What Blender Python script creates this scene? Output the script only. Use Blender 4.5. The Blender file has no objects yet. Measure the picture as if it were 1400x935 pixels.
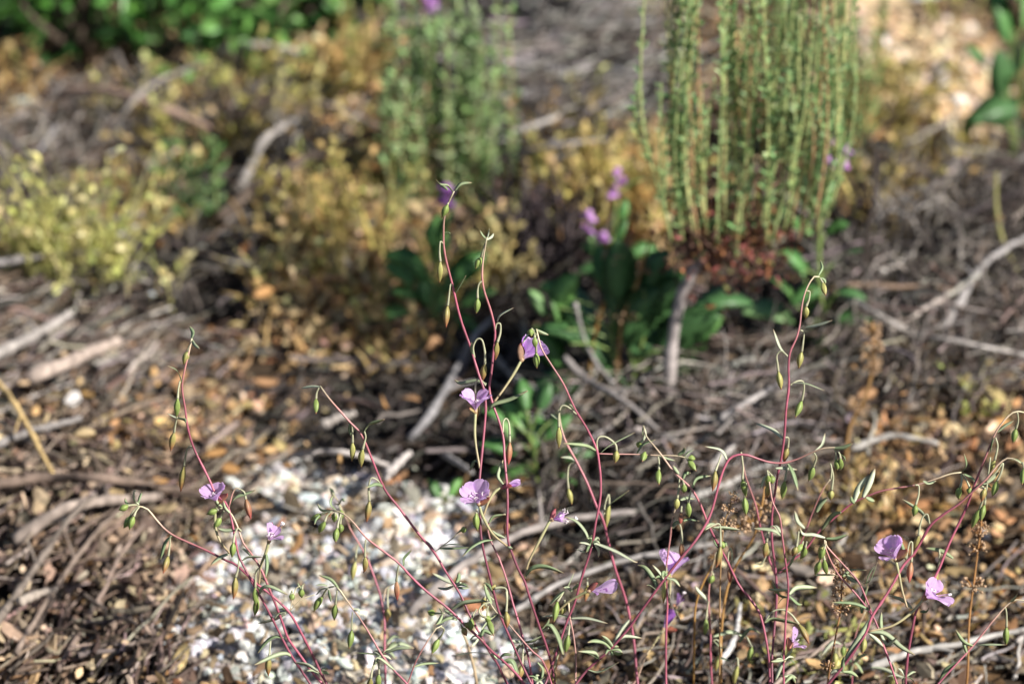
import bpy, math, random
import numpy as np
R = math.radians
rng = np.random.default_rng(7)
random.seed(7)
sc = bpy.context.scene
COL = sc.collection

# ---------------------------------------------------------------- camera
PITCH = R(28.0); CAM_H = 1.295; FOCUS = 2.0
cam_d = bpy.data.cameras.new('camera'); cam = bpy.data.objects.new('camera', cam_d); COL.objects.link(cam)
cam.location = (0, 0, CAM_H); cam.rotation_euler = (R(90) - PITCH, 0, 0)
cam_d.lens = 100; cam_d.sensor_width = 36; cam_d.clip_start = 0.05; cam_d.clip_end = 500
cam_d.dof.use_dof = True; cam_d.dof.focus_distance = FOCUS; cam_d.dof.aperture_fstop = 4.1
cam_d.dof.aperture_blades = 9
sc.camera = cam

# ---------------------------------------------------------------- sky, sun, exposure
SUN_EL, SUN_AZ = R(38), R(118)          # azimuth measured clockwise from +Y (the view direction)
w = bpy.data.worlds.new('World'); sc.world = w; w.use_nodes = True
nt = w.node_tree; bg = nt.nodes['Background']
sky = nt.nodes.new('ShaderNodeTexSky'); sky.sky_type = 'NISHITA'; sky.sun_disc = False
sky.sun_elevation = SUN_EL; sky.sun_rotation = SUN_AZ
nt.links.new(sky.outputs[0], bg.inputs[0]); bg.inputs[1].default_value = 0.05
sun_d = bpy.data.lights.new('sun', 'SUN'); sun = bpy.data.objects.new('sun', sun_d); COL.objects.link(sun)
sun_d.energy = 5.0; sun_d.angle = R(0.53); sun_d.color = (1.0, 0.95, 0.87)
S = np.array([math.sin(SUN_AZ) * math.cos(SUN_EL), math.cos(SUN_AZ) * math.cos(SUN_EL), math.sin(SUN_EL)])
from mathutils import Vector
sun.rotation_euler = Vector(S).to_track_quat('Z', 'Y').to_euler()
sc.view_settings.view_transform = 'Standard'; sc.view_settings.look = 'None'
sc.view_settings.exposure = 0.68; sc.view_settings.gamma = 1.0
sc.render.engine = 'CYCLES'
sc.cycles.use_denoising = True
sc.cycles.max_bounces = 6; sc.cycles.transparent_max_bounces = 4
sc.cycles.sample_clamp_indirect = 6

# ---------------------------------------------------------------- geometry of the view: where a traced point stands
C0 = np.array([0, 0, CAM_H]); RT = np.array([1.0, 0, 0])
FW = np.array([0, math.cos(PITCH), -math.sin(PITCH)]); UP = np.array([0, math.sin(PITCH), math.cos(PITCH)])
K = 0.18 / 700.0
PX = K * FOCUS                           # metres per photo pixel at the focus distance

def at(px, py, d):
    return C0 + d * (FW + (px - 700) * K * RT - (py - 467.5) * K * UP)

def proj(P):
    Q = np.asarray(P) - C0
    d = Q @ FW
    d = np.maximum(d, 1e-3)
    return 700 + (Q @ RT) / d / K, 467.5 - (Q @ UP) / d / K

def terrain(x, y):
    z = 0.012 * np.sin(5.1 * x + 1.7) * np.sin(4.3 * y + 0.6) + 0.007 * np.sin(13.0 * x + 2.9 * y) * np.sin(11.0 * y - 4.0 * x + 1.1)
    z = z + 0.004 * np.sin(31 * x + 12 * y + 0.4) * np.sin(27 * y - 9 * x)
    z = z + 0.021 * np.sin(19 * x + 5 * np.sin(7 * y) + 0.5) * np.sin(23 * y + 4 * np.sin(9 * x)) * (0.55 + 0.45 * np.sin(3.1 * x - 4.7 * y))
    z = z - 0.030 * np.exp(-(((x + 0.16) / 0.17) ** 2 + ((y - 2.33) / 0.07) ** 2)) - 0.03 * np.exp(-(((x + 0.34) / 0.14) ** 2 + ((y - 2.66) / 0.09) ** 2))
    z = z + 0.085 * np.exp(-(((x - 0.08) / 0.16) ** 2 + ((y - 3.22) / 0.26) ** 2))      # heap of cut twigs
    z = z + 0.035 * np.exp(-(((x + 0.30) / 0.22) ** 2 + ((y - 2.62) / 0.15) ** 2))
    z = z + 0.030 * np.exp(-(((x - 0.30) / 0.20) ** 2 + ((y - 2.38) / 0.12) ** 2))
    return z

def gpt(px, py, h=0.0):
    v = FW + (px - 700) * K * RT - (py - 467.5) * K * UP
    z = 0.0
    for _ in range(6):
        t = (z + h - CAM_H) / v[2]
        P = C0 + t * v
        z = float(terrain(P[0], P[1]))
    return P

def gdir(px, py, ang):
    a = R(ang)
    d = gpt(px + 12 * math.cos(a), py - 12 * math.sin(a)) - gpt(px - 12 * math.cos(a), py + 12 * math.sin(a))
    return math.atan2(d[1], d[0])

# ---------------------------------------------------------------- materials
def mat(name, rough=0.6, trans=0.0, var=0.25, scale=60.0, bump=0.0, spec=0.35, veins=None, tcol=1.0):
    m = bpy.data.materials.new(name); m.use_nodes = True
    t = m.node_tree; N = t.nodes; L = t.links
    b = N['Principled BSDF']; out = N['Material Output']
    at_ = N.new('ShaderNodeAttribute'); at_.attribute_name = 'Col'
    tc = N.new('ShaderNodeTexCoord')
    no = N.new('ShaderNodeTexNoise'); no.inputs['Scale'].default_value = scale; no.inputs['Detail'].default_value = 5
    L.new(tc.outputs['Object'], no.inputs['Vector'])
    mr = N.new('ShaderNodeMapRange'); mr.inputs['From Min'].default_value = 0.25; mr.inputs['From Max'].default_value = 0.75
    mr.inputs['To Min'].default_value = 1 - var; mr.inputs['To Max'].default_value = 1 + var
    L.new(no.outputs[0], mr.inputs['Value'])
    mx = N.new('ShaderNodeVectorMath'); mx.operation = 'SCALE'
    L.new(at_.outputs['Color'], mx.inputs[0]); L.new(mr.outputs[0], mx.inputs['Scale'])
    col = mx.outputs[0]
    L.new(col, b.inputs['Base Color'])
    b.inputs['Roughness'].default_value = rough
    b.inputs['Specular IOR Level'].default_value = spec
    if bump:
        bp = N.new('ShaderNodeBump'); bp.inputs['Strength'].default_value = bump; bp.inputs['Distance'].default_value = 0.002
        L.new(no.outputs[0], bp.inputs['Height']); L.new(bp.outputs[0], b.inputs['Normal'])
    if trans:
        tr = N.new('ShaderNodeBsdfTranslucent'); ms = N.new('ShaderNodeMixShader'); ms.inputs[0].default_value = trans
        sc2 = N.new('ShaderNodeVectorMath'); sc2.operation = 'SCALE'; sc2.inputs['Scale'].default_value = tcol
        L.new(col, sc2.inputs[0]); L.new(sc2.outputs[0], tr.inputs['Color'])
        L.new(b.outputs[0], ms.inputs[1]); L.new(tr.outputs[0], ms.inputs[2]); L.new(ms.outputs[0], out.inputs['Surface'])
    return m

M = {
    'soil': mat('soil', 0.95, 0, 0.45, 45, 0.9, 0.1),
    'stone': mat('stone', 0.75, 0, 0.18, 160, 0.5, 0.3),
    'wood': mat('dead_wood', 0.8, 0, 0.35, 110, 0.6, 0.2),
    'litter': mat('litter', 0.8, 0.12, 0.3, 120, 0.3, 0.2),
    'stem': mat('living_stem', 0.42, 0, 0.18, 240, 0.1, 0.5),
    'leaf': mat('narrow_leaf', 0.5, 0.22, 0.14, 200, 0.1, 0.45, tcol=1.2),
    'bud': mat('bud_skin', 0.45, 0.15, 0.16, 260, 0.15, 0.45),
    'petal': mat('petal', 0.55, 0.52, 0.10, 420, 0.05, 0.3, tcol=1.25),
    'sepal': mat('sepal', 0.5, 0.3, 0.2, 300, 0.1, 0.35),
    'green': mat('green_leaf', 0.42, 0.3, 0.2, 90, 0.2, 0.5, tcol=1.3),
    'sage': mat('grey_green_leaf', 0.6, 0.3, 0.2, 90, 0.1, 0.3, tcol=1.2),
    'dry': mat('dry_grass', 0.6, 0.3, 0.2, 90, 0.1, 0.35, tcol=1.1),
}

# ---------------------------------------------------------------- mesh building
class Bag:
    def __init__(s): s.v = []; s.f = []; s.c = []; s.n = 0
    def add(s, v, f, c):
        v = np.asarray(v, float); c = np.asarray(c, float)
        if c.ndim == 1: c = np.tile(c, (len(v), 1))
        s.v.append(v); s.c.append(c)
        s.f.extend([tuple(int(i) + s.n for i in q) for q in f]); s.n += len(v)
    def addq(s, v, f, c):            # bulk: f is an int array
        s.v.append(v); s.c.append(c); s.f.extend((np.asarray(f) + s.n).tolist()); s.n += len(v)
    def build(s, name, m, parent=None, origin=None, smooth=True):
        v = np.concatenate(s.v) if s.v else np.zeros((0, 3)); c = np.concatenate(s.c) if s.c else np.zeros((0, 3))
        if origin is None: origin = wloc(parent) if parent is not None else (v.mean(0) if len(v) else np.zeros(3))
        origin = np.asarray(origin)
        me = bpy.data.meshes.new(name); me.from_pydata((v - origin).tolist(), [], s.f)
        a = me.color_attributes.new('Col', 'FLOAT_COLOR', 'POINT')
        a.data.foreach_set('color', np.concatenate([np.clip(c, 0, 1), np.ones((len(c), 1))], 1).ravel())
        if smooth: me.polygons.foreach_set('use_smooth', [True] * len(me.polygons))
        me.materials.append(m)
        o = bpy.data.objects.new(name, me); COL.objects.link(o)
        if parent is not None:
            o.parent = parent; o.location = tuple(origin - wloc(parent))
        else: o.location = tuple(origin)
        return o

def wloc(o):
    p = np.array(o.location)
    while o.parent is not None:
        o = o.parent; p = p + np.array(o.location)
    return p

def tag(o, label, cat, group=None, kind=None):
    if label: o['label'] = label
    if cat: o['category'] = cat
    if group: o['group'] = group
    if kind: o['kind'] = kind
    return o

def root(name, loc, label, cat, group=None):
    o = bpy.data.objects.new(name, None); COL.objects.link(o); o.location = tuple(loc); o.empty_display_size = 0.02
    return tag(o, label, cat, group)

def nrm(a): return a / (np.linalg.norm(a, axis=-1, keepdims=True) + 1e-12)

def smooth_path(p, n):
    p = np.asarray(p, float)
    if len(p) == 2:
        t = np.linspace(0, 1, n)[:, None]; return p[0] * (1 - t) + p[1] * t
    q = np.vstack([2 * p[0] - p[1], p, 2 * p[-1] - p[-2]])
    seg = np.linalg.norm(np.diff(p, axis=0), axis=1); cum = np.concatenate([[0], np.cumsum(seg)])
    out = []
    for s in np.linspace(0, cum[-1], n):
        i = min(np.searchsorted(cum, s, side='right') - 1, len(p) - 2)
        t = (s - cum[i]) / max(seg[i], 1e-9)
        a, b, c, d = q[i], q[i + 1], q[i + 2], q[i + 3]
        out.append(0.5 * ((2 * b) + (-a + c) * t + (2 * a - 5 * b + 4 * c - d) * t * t + (-a + 3 * b - 3 * c + d) * t ** 3))
    return np.array(out)

def tube(bag, path, rad, col, k=7, flat=1.0, ref=None, roll=0.0, caps=True):
    """swept section along a path; rad per point, colour per point; flat < 1 squeezes it along the second axis"""
    path = np.asarray(path, float); n = len(path)
    rad = np.broadcast_to(np.asarray(rad, float), (n,)); col = np.asarray(col, float)
    if col.ndim == 1: col = np.tile(col, (n, 1))
    T = nrm(np.gradient(path, axis=0))
    if ref is None: ref = np.array([0.3, 0.5, 0.8]) if abs(T[0] @ nrm(np.array([0.3, .5, .8]))) < 0.9 else np.array([1.0, 0, 0])
    A = np.zeros_like(path); a = ref
    for i in range(n):
        a = a - (a @ T[i]) * T[i]; a = a / (np.linalg.norm(a) + 1e-9); A[i] = a
    B = np.cross(T, A)
    ph = np.linspace(0, 2 * np.pi, k, endpoint=False) + roll
    ca, sa = np.cos(ph), np.sin(ph) * flat
    cr, sr = math.cos(roll), math.sin(roll)
    X = A * cr + B * sr; Y = -A * sr + B * cr
    ph = np.linspace(0, 2 * np.pi, k, endpoint=False); ca, sa = np.cos(ph), np.sin(ph) * flat
    V = path[:, None, :] + rad[:, None, None] * (ca[None, :, None] * X[:, None, :] + sa[None, :, None] * Y[:, None, :])
    F = []
    for i in range(n - 1):
        for j in range(k):
            F.append((i * k + j, i * k + (j + 1) % k, (i + 1) * k + (j + 1) % k, (i + 1) * k + j))
    if caps:
        F.append(tuple(range(k))[::-1]); F.append(tuple((n - 1) * k + j for j in range(k)))
    bag.add(V.reshape(-1, 3), F, np.repeat(col, k, axis=0))

def blade(bag, path, wid, col, face, fold=0.25, thick=0.00018, n=12, prof=None, tipcol=None):
    """a narrow or broad leaf: mid-rib path, width profile, folded along the rib, real thickness"""
    p = smooth_path(path, n); T = nrm(np.gradient(p, axis=0)); t = np.linspace(0, 1, n)
    W = np.cross(T, face); W = nrm(W); Nn = nrm(np.cross(W, T))
    pr = prof(t) if prof is not None else np.clip(np.sin(np.pi * np.clip(t * 0.93 + 0.07, 0, 1)) ** 0.55, 0.05, 1)
    hw = wid * 0.5 * pr
    L1 = p + W * hw[:, None] + Nn * (hw * fold)[:, None]; L2 = p - W * hw[:, None] + Nn * (hw * fold)[:, None]
    top = p + Nn * thick; bot = p - Nn * thick
    V = np.stack([L1, top, L2, bot], 1).reshape(-1, 3)
    c = np.asarray(col, float); c = np.tile(c, (n, 1)) if c.ndim == 1 else c
    if tipcol is not None:
        s = np.clip((t - 0.8) / 0.2, 0, 1)[:, None]; c = c * (1 - s) + np.asarray(tipcol) * s
    F = []
    for i in range(n - 1):
        for j in range(4):
            F.append((i * 4 + j, i * 4 + (j + 1) % 4, (i + 1) * 4 + (j + 1) % 4, (i + 1) * 4 + j))
    F += [(3, 2, 1, 0), tuple((n - 1) * 4 + j for j in range(4))]
    cc = np.repeat(c, 4, axis=0).reshape(n, 4, 3); cc[:, 1] *= 1.18
    bag.add(V, F, cc.reshape(-1, 3))

def rotmats(yaw, pitch, roll):
    cy, sy, cp, sp, cr, sr = np.cos(yaw), np.sin(yaw), np.cos(pitch), np.sin(pitch), np.cos(roll), np.sin(roll)
    Z = np.zeros_like(cy); O = np.ones_like(cy)
    Rz = np.stack([np.stack([cy, -sy, Z], -1), np.stack([sy, cy, Z], -1), np.stack([Z, Z, O], -1)], -2)
    Ry = np.stack([np.stack([cp, Z, sp], -1), np.stack([Z, O, Z], -1), np.stack([-sp, Z, cp], -1)], -2)
    Rx = np.stack([np.stack([O, Z, Z], -1), np.stack([Z, cr, -sr], -1), np.stack([Z, sr, cr], -1)], -2)
    return Rz @ Ry @ Rx

def instance(bag, tmpl, pos, rot, scl, col, shade=None):
    """bulk copies of one template (v, f) baked into a bag"""
    v, f = tmpl; n = len(pos)
    V = np.einsum('nij,nkj->nki', rot, v[None] * scl[:, None, :]) + pos[:, None, :]
    Cc = np.repeat(col[:, None, :], len(v), 1)
    off = (np.arange(n) * len(v))
    by = {}
    for q in f: by.setdefault(len(q), []).append(q)
    base = bag.n
    bag.v.append(V.reshape(-1, 3)); bag.c.append(Cc.reshape(-1, 3))
    for q in by.values():
        q = np.array(q); bag.f.extend((q[None] + off[:, None, None] + base).reshape(-1, q.shape[1]).tolist())
    bag.n += n * len(v)

def twigs(bag, Q, yaw, pitch, L, rad, col, g=rng, rings=6, k=5):
    """bulk bent sticks: every one has its own bends, taper and length"""
    m = len(Q); t = np.linspace(-0.5, 0.5, rings)
    b1, b2 = g.normal(0, 0.09, (m, 1)), g.normal(0, 0.03, (m, 1)); kx = g.normal(0, 0.014, (m, rings)); kz = g.normal(0, 0.014, (m, rings))
    x = np.tile(t, (m, 1)); y = b1 * (t * t - 0.1) + b2 * np.sin(6 * t) + kx; z = g.normal(0, 0.08, (m, 1)) * (t * t - 0.1) + kz
    Rm = rotmats(yaw, pitch, np.zeros(m))
    P = np.einsum('nij,nkj->nki', Rm, np.stack([x, y, z], -1) * L[:, None, None]) + Q[:, None, :]
    A = np.einsum('nij,j->ni', Rm, [0, 1.0, 0]); B = np.einsum('nij,j->ni', Rm, [0, 0, 1.0])
    ph = np.linspace(0, 2 * np.pi, k, endpoint=False)
    rr = rad[:, None] * np.linspace(1, 1, rings)[None] * (1 - g.uniform(0.2, 0.6, (m, 1)) * (t + 0.5)[None]) * g.uniform(.85, 1.15, (m, rings))
    V = P[:, :, None, :] + rr[:, :, None, None] * (np.cos(ph)[None, None, :, None] * A[:, None, None, :] + np.sin(ph)[None, None, :, None] * B[:, None, None, :])
    F = [(i * k + j, i * k + (j + 1) % k, (i + 1) * k + (j + 1) % k, (i + 1) * k + j) for i in range(rings - 1) for j in range(k)]
    F = np.array(F); off = np.arange(m) * rings * k
    c = np.repeat(col[:, None, :], rings * k, 1) * np.repeat(g.uniform(.8, 1.2, (m, rings, 1)), k, 1)
    bag.addq(V.reshape(-1, 3), (F[None] + off[:, None, None]).reshape(-1, 4), c.reshape(-1, 3))

def ico(sub, seed, amp, flat=(1, 0.8, 0.6)):
    import bmesh
    bm = bmesh.new(); bmesh.ops.create_icosphere(bm, subdivisions=sub, radius=0.5)
    v = np.array([x.co[:] for x in bm.verts]); f = [tuple(q.index for q in x.verts) for x in bm.faces]; bm.free()
    g = np.random.default_rng(seed)
    d = nrm(g.normal(size=(13, 3))); lim = g.uniform(0.24, 0.42, 13)       # facets cut off by planes: broken rock
    for i in range(13):
        s = v @ d[i]; ex = np.clip(s - lim[i], 0, None); v = v - ex[:, None] * d[i] * 0.97
    v = v * (1 + amp * np.sin(v @ g.normal(size=3) * 9 + g.uniform(0, 6)))[:, None]
    return v * np.array(flat), f

def chip(seed):
    g = np.random.default_rng(seed); k = g.integers(5, 8); a = np.sort(g.uniform(0, 2 * np.pi, k)); r = g.uniform(0.3, 0.55, k)
    x, y = r * np.cos(a), r * np.sin(a) * g.uniform(0.5, 0.9)
    c = g.uniform(-0.6, 0.6)
    top = np.stack([x, y, c * (x * x) + 0.05 + g.uniform(-.04, .04, k)], 1); bot = top - np.array([0, 0, 0.10])
    v = np.vstack([top, bot, [[0, 0, 0.07]]])
    f = [(i, (i + 1) % k, 2 * k) for i in range(k)] + [(i, k + i, k + (i + 1) % k, (i + 1) % k) for i in range(k)]
    return v, f

def pick(cols, n, g=rng, jit=0.18):
    cols = np.array(cols, float); c = cols[g.integers(0, len(cols), n)]
    return np.clip(c * (1 + g.normal(0, jit, (n, 1))) * (1 + g.normal(0, 0.05, (n, 3))), 0.01, 0.95)

# ---------------------------------------------------------------- zones of the ground (measured over the photograph)
def ell(px, py, L):
    m = np.zeros_like(px)
    for cx, cy, rx, ry in L:
        d = ((px - cx) / rx) ** 2 + ((py - cy) / ry) ** 2
        m = np.maximum(m, np.clip(1.5 * (1.0 - d) + 0.0, 0, 1))
    return m
GRAVEL = [(430, 850, 240, 135), (330, 800, 150, 90), (560, 770, 130, 80), (430, 668, 115, 48), (600, 700, 70, 45), (640, 905, 130, 80), (540, 905, 150, 90)]
SAND = [(1260, 95, 135, 105), (1200, 40, 80, 80), (1320, 140, 80, 50)]
DARK = [(260, 390, 200, 70), (1200, 300, 190, 110), (560, 640, 120, 40), (520, 600, 190, 75), (310, 400, 170, 70), (1010, 450, 130, 80), (850, 720, 140, 80), (770, 290, 110, 110), (1260, 350, 150, 100), (360, 250, 130, 90), (250, 110, 160, 40), (1380, 300, 90, 120), (60, 700, 90, 40), (30, 830, 70, 60), (1290, 770, 110, 50), (190, 640, 90, 30), (700, 440, 100, 90), (830, 500, 120, 90)]  # burnt ground and shaded pockets; the shade is painted in as near-black

def ground_points(n, px0=-60, px1=1460, py0=-60, py1=1120, f=None):
    """points spread evenly over the ground that lies in that part of the view; f(px,py) -> keep probability"""
    out = []; tot = 0
    A, B = gpt(px0, py0), gpt(px1, py1)
    ylo, yhi = gpt(700, py1)[1], gpt(700, py0)[1]
    xlo, xhi = gpt(px0, py0)[0], gpt(px1, py0)[0]
    for _ in range(60):
        x = rng.uniform(xlo, xhi, n * 2); y = rng.uniform(ylo, yhi, n * 2)
        P = np.stack([x, y, terrain(x, y)], 1); px, py = proj(P)
        k = (px > px0) & (px < px1) & (py > py0) & (py < py1)
        if f is not None: k &= rng.uniform(0, 1, len(x)) < f(px, py)
        out.append(P[k]); tot += k.sum()
        if tot >= n: break
    return np.concatenate(out)[:n]

# ---------------------------------------------------------------- ground sheet
def make_ground():
    xd = np.arange(-1.15, 1.1501, 0.011); yd = np.arange(1.2, 4.4, 0.011)
    far = np.array([0.05, 0.15, 0.35, 0.8, 2, 5, 12, 30, 60.0])
    xs = np.concatenate([xd[0] - far[::-1], xd, xd[-1] + far]); ys = np.concatenate([yd[0] - far[::-1], yd, yd[-1] + far])
    X, Y = np.meshgrid(xs, ys); Z = terrain(X, Y)
    g = np.random.default_rng(3)
    Z = Z + 0.0025 * np.sin(90 * X + 30 * np.sin(8 * Y)) * np.sin(83 * Y + 20 * np.sin(9 * X)) + g.normal(0, 0.0012, X.shape) * (np.abs(X) < 1.2)
    P = np.stack([X, Y, Z], -1).reshape(-1, 3); px, py = proj(P)
    ok = (P[:, 1] > 1.0) & (P[:, 1] < 4.6)
    gm = np.where(ok, ell(px, py, GRAVEL), 0)[:, None]; sm = np.where(ok, ell(px, py, SAND), 0)[:, None]
    soil = np.array([0.085, 0.056, 0.034]); soil2 = np.array([0.040, 0.030, 0.022])
    n1 = (0.5 + 0.5 * np.sin(17 * P[:, :1] + 5 * np.sin(9 * P[:, 1:2])) * np.sin(14 * P[:, 1:2] + 3 * np.sin(11 * P[:, :1])))
    c = soil * n1 + soil2 * (1 - n1)
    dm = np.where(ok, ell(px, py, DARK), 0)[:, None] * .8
    c = c * (1 - dm) + np.array([0.014, 0.012, 0.012]) * dm                     # charred soil, with the shade of the hollows painted in
    c = c * (1 - gm) + np.array([0.42, 0.38, 0.33]) * gm
    c = c * (1 - sm) + np.array([0.66, 0.49, 0.30]) * sm
    nx, ny = len(xs), len(ys)
    i = np.arange(nx - 1)[None, :] + nx * np.arange(ny - 1)[:, None]; i = i.ravel()
    F = np.stack([i, i + 1, i + 1 + nx, i + nx], 1)
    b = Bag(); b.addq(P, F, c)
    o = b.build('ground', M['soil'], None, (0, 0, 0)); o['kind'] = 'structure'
    return o
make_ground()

# ---------------------------------------------------------------- loose ground cover (uncountable)
STONES = [ico(2, s, 0.05, fl) for s, fl in ((1, (1.2, .8, .5)), (2, (1.3, .8, .4)), (3, (1.1, .9, .6)), (4, (1.3, .7, .5)), (5, (1.1, 1., .45)))]
WHITE = [(0.70, 0.69, 0.67), (0.76, 0.755, 0.74), (0.60, 0.595, 0.59), (0.46, 0.465, 0.475), (0.60, 0.53, 0.43)]
def make_gravel():
    b = Bag()
    def lay(P, s, cols, jit=.12):
        for k in range(5):
            Q = P[k::5]; n = len(Q); q = s[k::5]
            Q = Q + np.stack([np.zeros(n), np.zeros(n), q * rng.uniform(0.0, 0.3, n)], 1)
            instance(b, STONES[k], Q, rotmats(rng.uniform(0, 6.28, n), rng.normal(0, .5, n), rng.normal(0, .5, n)), np.stack([q] * 3, 1) * rng.uniform(.8, 1.2, (n, 3)), pick(cols, n, jit=jit))
    fg = lambda px, py: np.clip(ell(px + 22 * np.sin(py * .06), py + 16 * np.sin(px * .05 + 1), GRAVEL) * 1.25, 0, 1) * (.75 + .25 * (np.sin(px * .031 + 2 * np.sin(py * .023)) * np.sin(py * .045 + px * .008) > -.5))
    lay(ground_points(3300, f=fg), 0.005 + rng.gamma(1.6, 0.0034, 3300).clip(0, .016), WHITE * 2 + [(0.34, 0.345, 0.36), (0.40, 0.31, 0.21), (.50, .40, .27), (.40, .42, .46), (.22, .2, .18)], .16)
    lay(ground_points(3500, f=fg), rng.uniform(.0015, .0045, 3500), WHITE + [(.5, .42, .32)], .15)
    lay(ground_points(1100, f=lambda a, c: ell(a, c, SAND)), 0.003 + rng.gamma(1.3, .005, 1100).clip(0, .02) , [(0.68, 0.52, 0.33), (0.62, 0.45, 0.26), (0.72, 0.58, 0.40), (0.76, 0.68, 0.58), (.42, .31, .2), (.34, .26, .2)])
    lay(ground_points(2600), rng.uniform(0.003, 0.009, 2600), [(0.42, 0.28, 0.16), (0.5, 0.4, 0.3), (0.35, 0.3, 0.27), (0.25, 0.17, 0.1), (0.55, 0.5, 0.45)])
    o = b.build('gravel', M['stone'], None, (0, 0, 0), smooth=False)
    tag(o, 'loose pale gravel and grit spread over the brown soil', 'gravel', kind='stuff')
make_gravel()

TAN = [(0.42, 0.28, 0.15), (0.37, 0.20, 0.09), (0.22, 0.13, 0.07), (0.52, 0.40, 0.25), (0.15, 0.095, 0.06), (0.28, 0.18, 0.10), (0.44, 0.30, 0.16), (0.26, 0.21, 0.17), (0.10, 0.07, 0.05), (0.18, 0.14, 0.11)]
def make_litter():
    b = Bag(); T = [chip(s) for s in range(6)]
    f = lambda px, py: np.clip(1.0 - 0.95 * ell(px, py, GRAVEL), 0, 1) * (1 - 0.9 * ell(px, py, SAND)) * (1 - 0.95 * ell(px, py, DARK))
    n = 14000; P = ground_points(n, f=f)
    s = rng.gamma(3.2, 0.0028, len(P)) + 0.003
    for k in range(6):
        Q = P[k::6].copy(); q = s[k::6]; m = len(Q); Q[:, 2] += rng.uniform(0.0, 0.012, m)
        instance(b, T[k], Q, rotmats(rng.uniform(0, 6.28, m), rng.normal(0, .45, m), rng.normal(0, .45, m)), np.stack([q * rng.uniform(1, 2.1, m), q, q * 1.3], 1), pick(TAN, m, jit=.42) * .8)
    PALE = [(.55, .38, .20), (.60, .46, .28), (.48, .30, .14), (.36, .22, .11), (.62, .50, .34), (.50, .34, .24)]
    for zone, m, cols, lo in [((1180, 800, 330, 170), 650, PALE + TAN, .003), ((1260, 610, 170, 130), 300, PALE + TAN, .004), ((470, 440, 150, 120), 800, PALE, .004), ((120, 780, 220, 200), 620, [(.36, .26, .19), (.44, .33, .24), (.28, .19, .13), (.5, .38, .25), (.22, .16, .12)], .004),
                              ((330, 590, 200, 60), 260, PALE, .003), ((840, 250, 100, 120), 500, PALE, .004), ((430, 860, 260, 120), 210, [(.34, .24, .15), (.26, .2, .15), (.45, .34, .22)], .003), ((440, 120, 110, 100), 400, PALE, .005)]:
        Q = ground_points(m, max(-60, zone[0] - zone[2]), min(1460, zone[0] + zone[2]), max(-60, zone[1] - zone[3]), min(1120, zone[1] + zone[3]), f=lambda px, py: ell(px, py, [zone]))
        m = len(Q); q = lo + rng.gamma(1.6, .0042, m).clip(0, .018); Q[:, 2] += rng.uniform(.004, .028, m)
        instance(b, T[m % 6], Q, rotmats(rng.uniform(0, 6.28, m), rng.normal(0, .5, m), rng.normal(0, .5, m)), np.stack([q * rng.uniform(1, 2, m), q, q * 1.4], 1), pick(cols, m, jit=.36))
    def beyond(px, py): return 1.0 * ((px < -40) | (px > 1440) | (py > 1090) | (py < -40))
    Q = ground_points(9000, -520, 1920, -110, 1330, f=beyond); m = len(Q); q = rng.gamma(3.2, 0.003, m) + .003; Q[:, 2] += rng.uniform(0, .014, m)
    for k in range(6):
        mm = len(Q[k::6]); instance(b, T[k], Q[k::6], rotmats(rng.uniform(0, 6.28, mm), rng.normal(0, .45, mm), rng.normal(0, .45, mm)), np.stack([q[k::6] * rng.uniform(1, 2.1, mm), q[k::6], q[k::6] * 1.3], 1), pick(TAN, mm, jit=.42) * .8)
    o = b.build('bark_litter', M['litter'], None, (0, 0, 0), smooth=False)
    tag(o, 'brown and tan litter of bark flakes covering the soil', 'leaf litter', kind='stuff')
make_litter()

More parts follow.
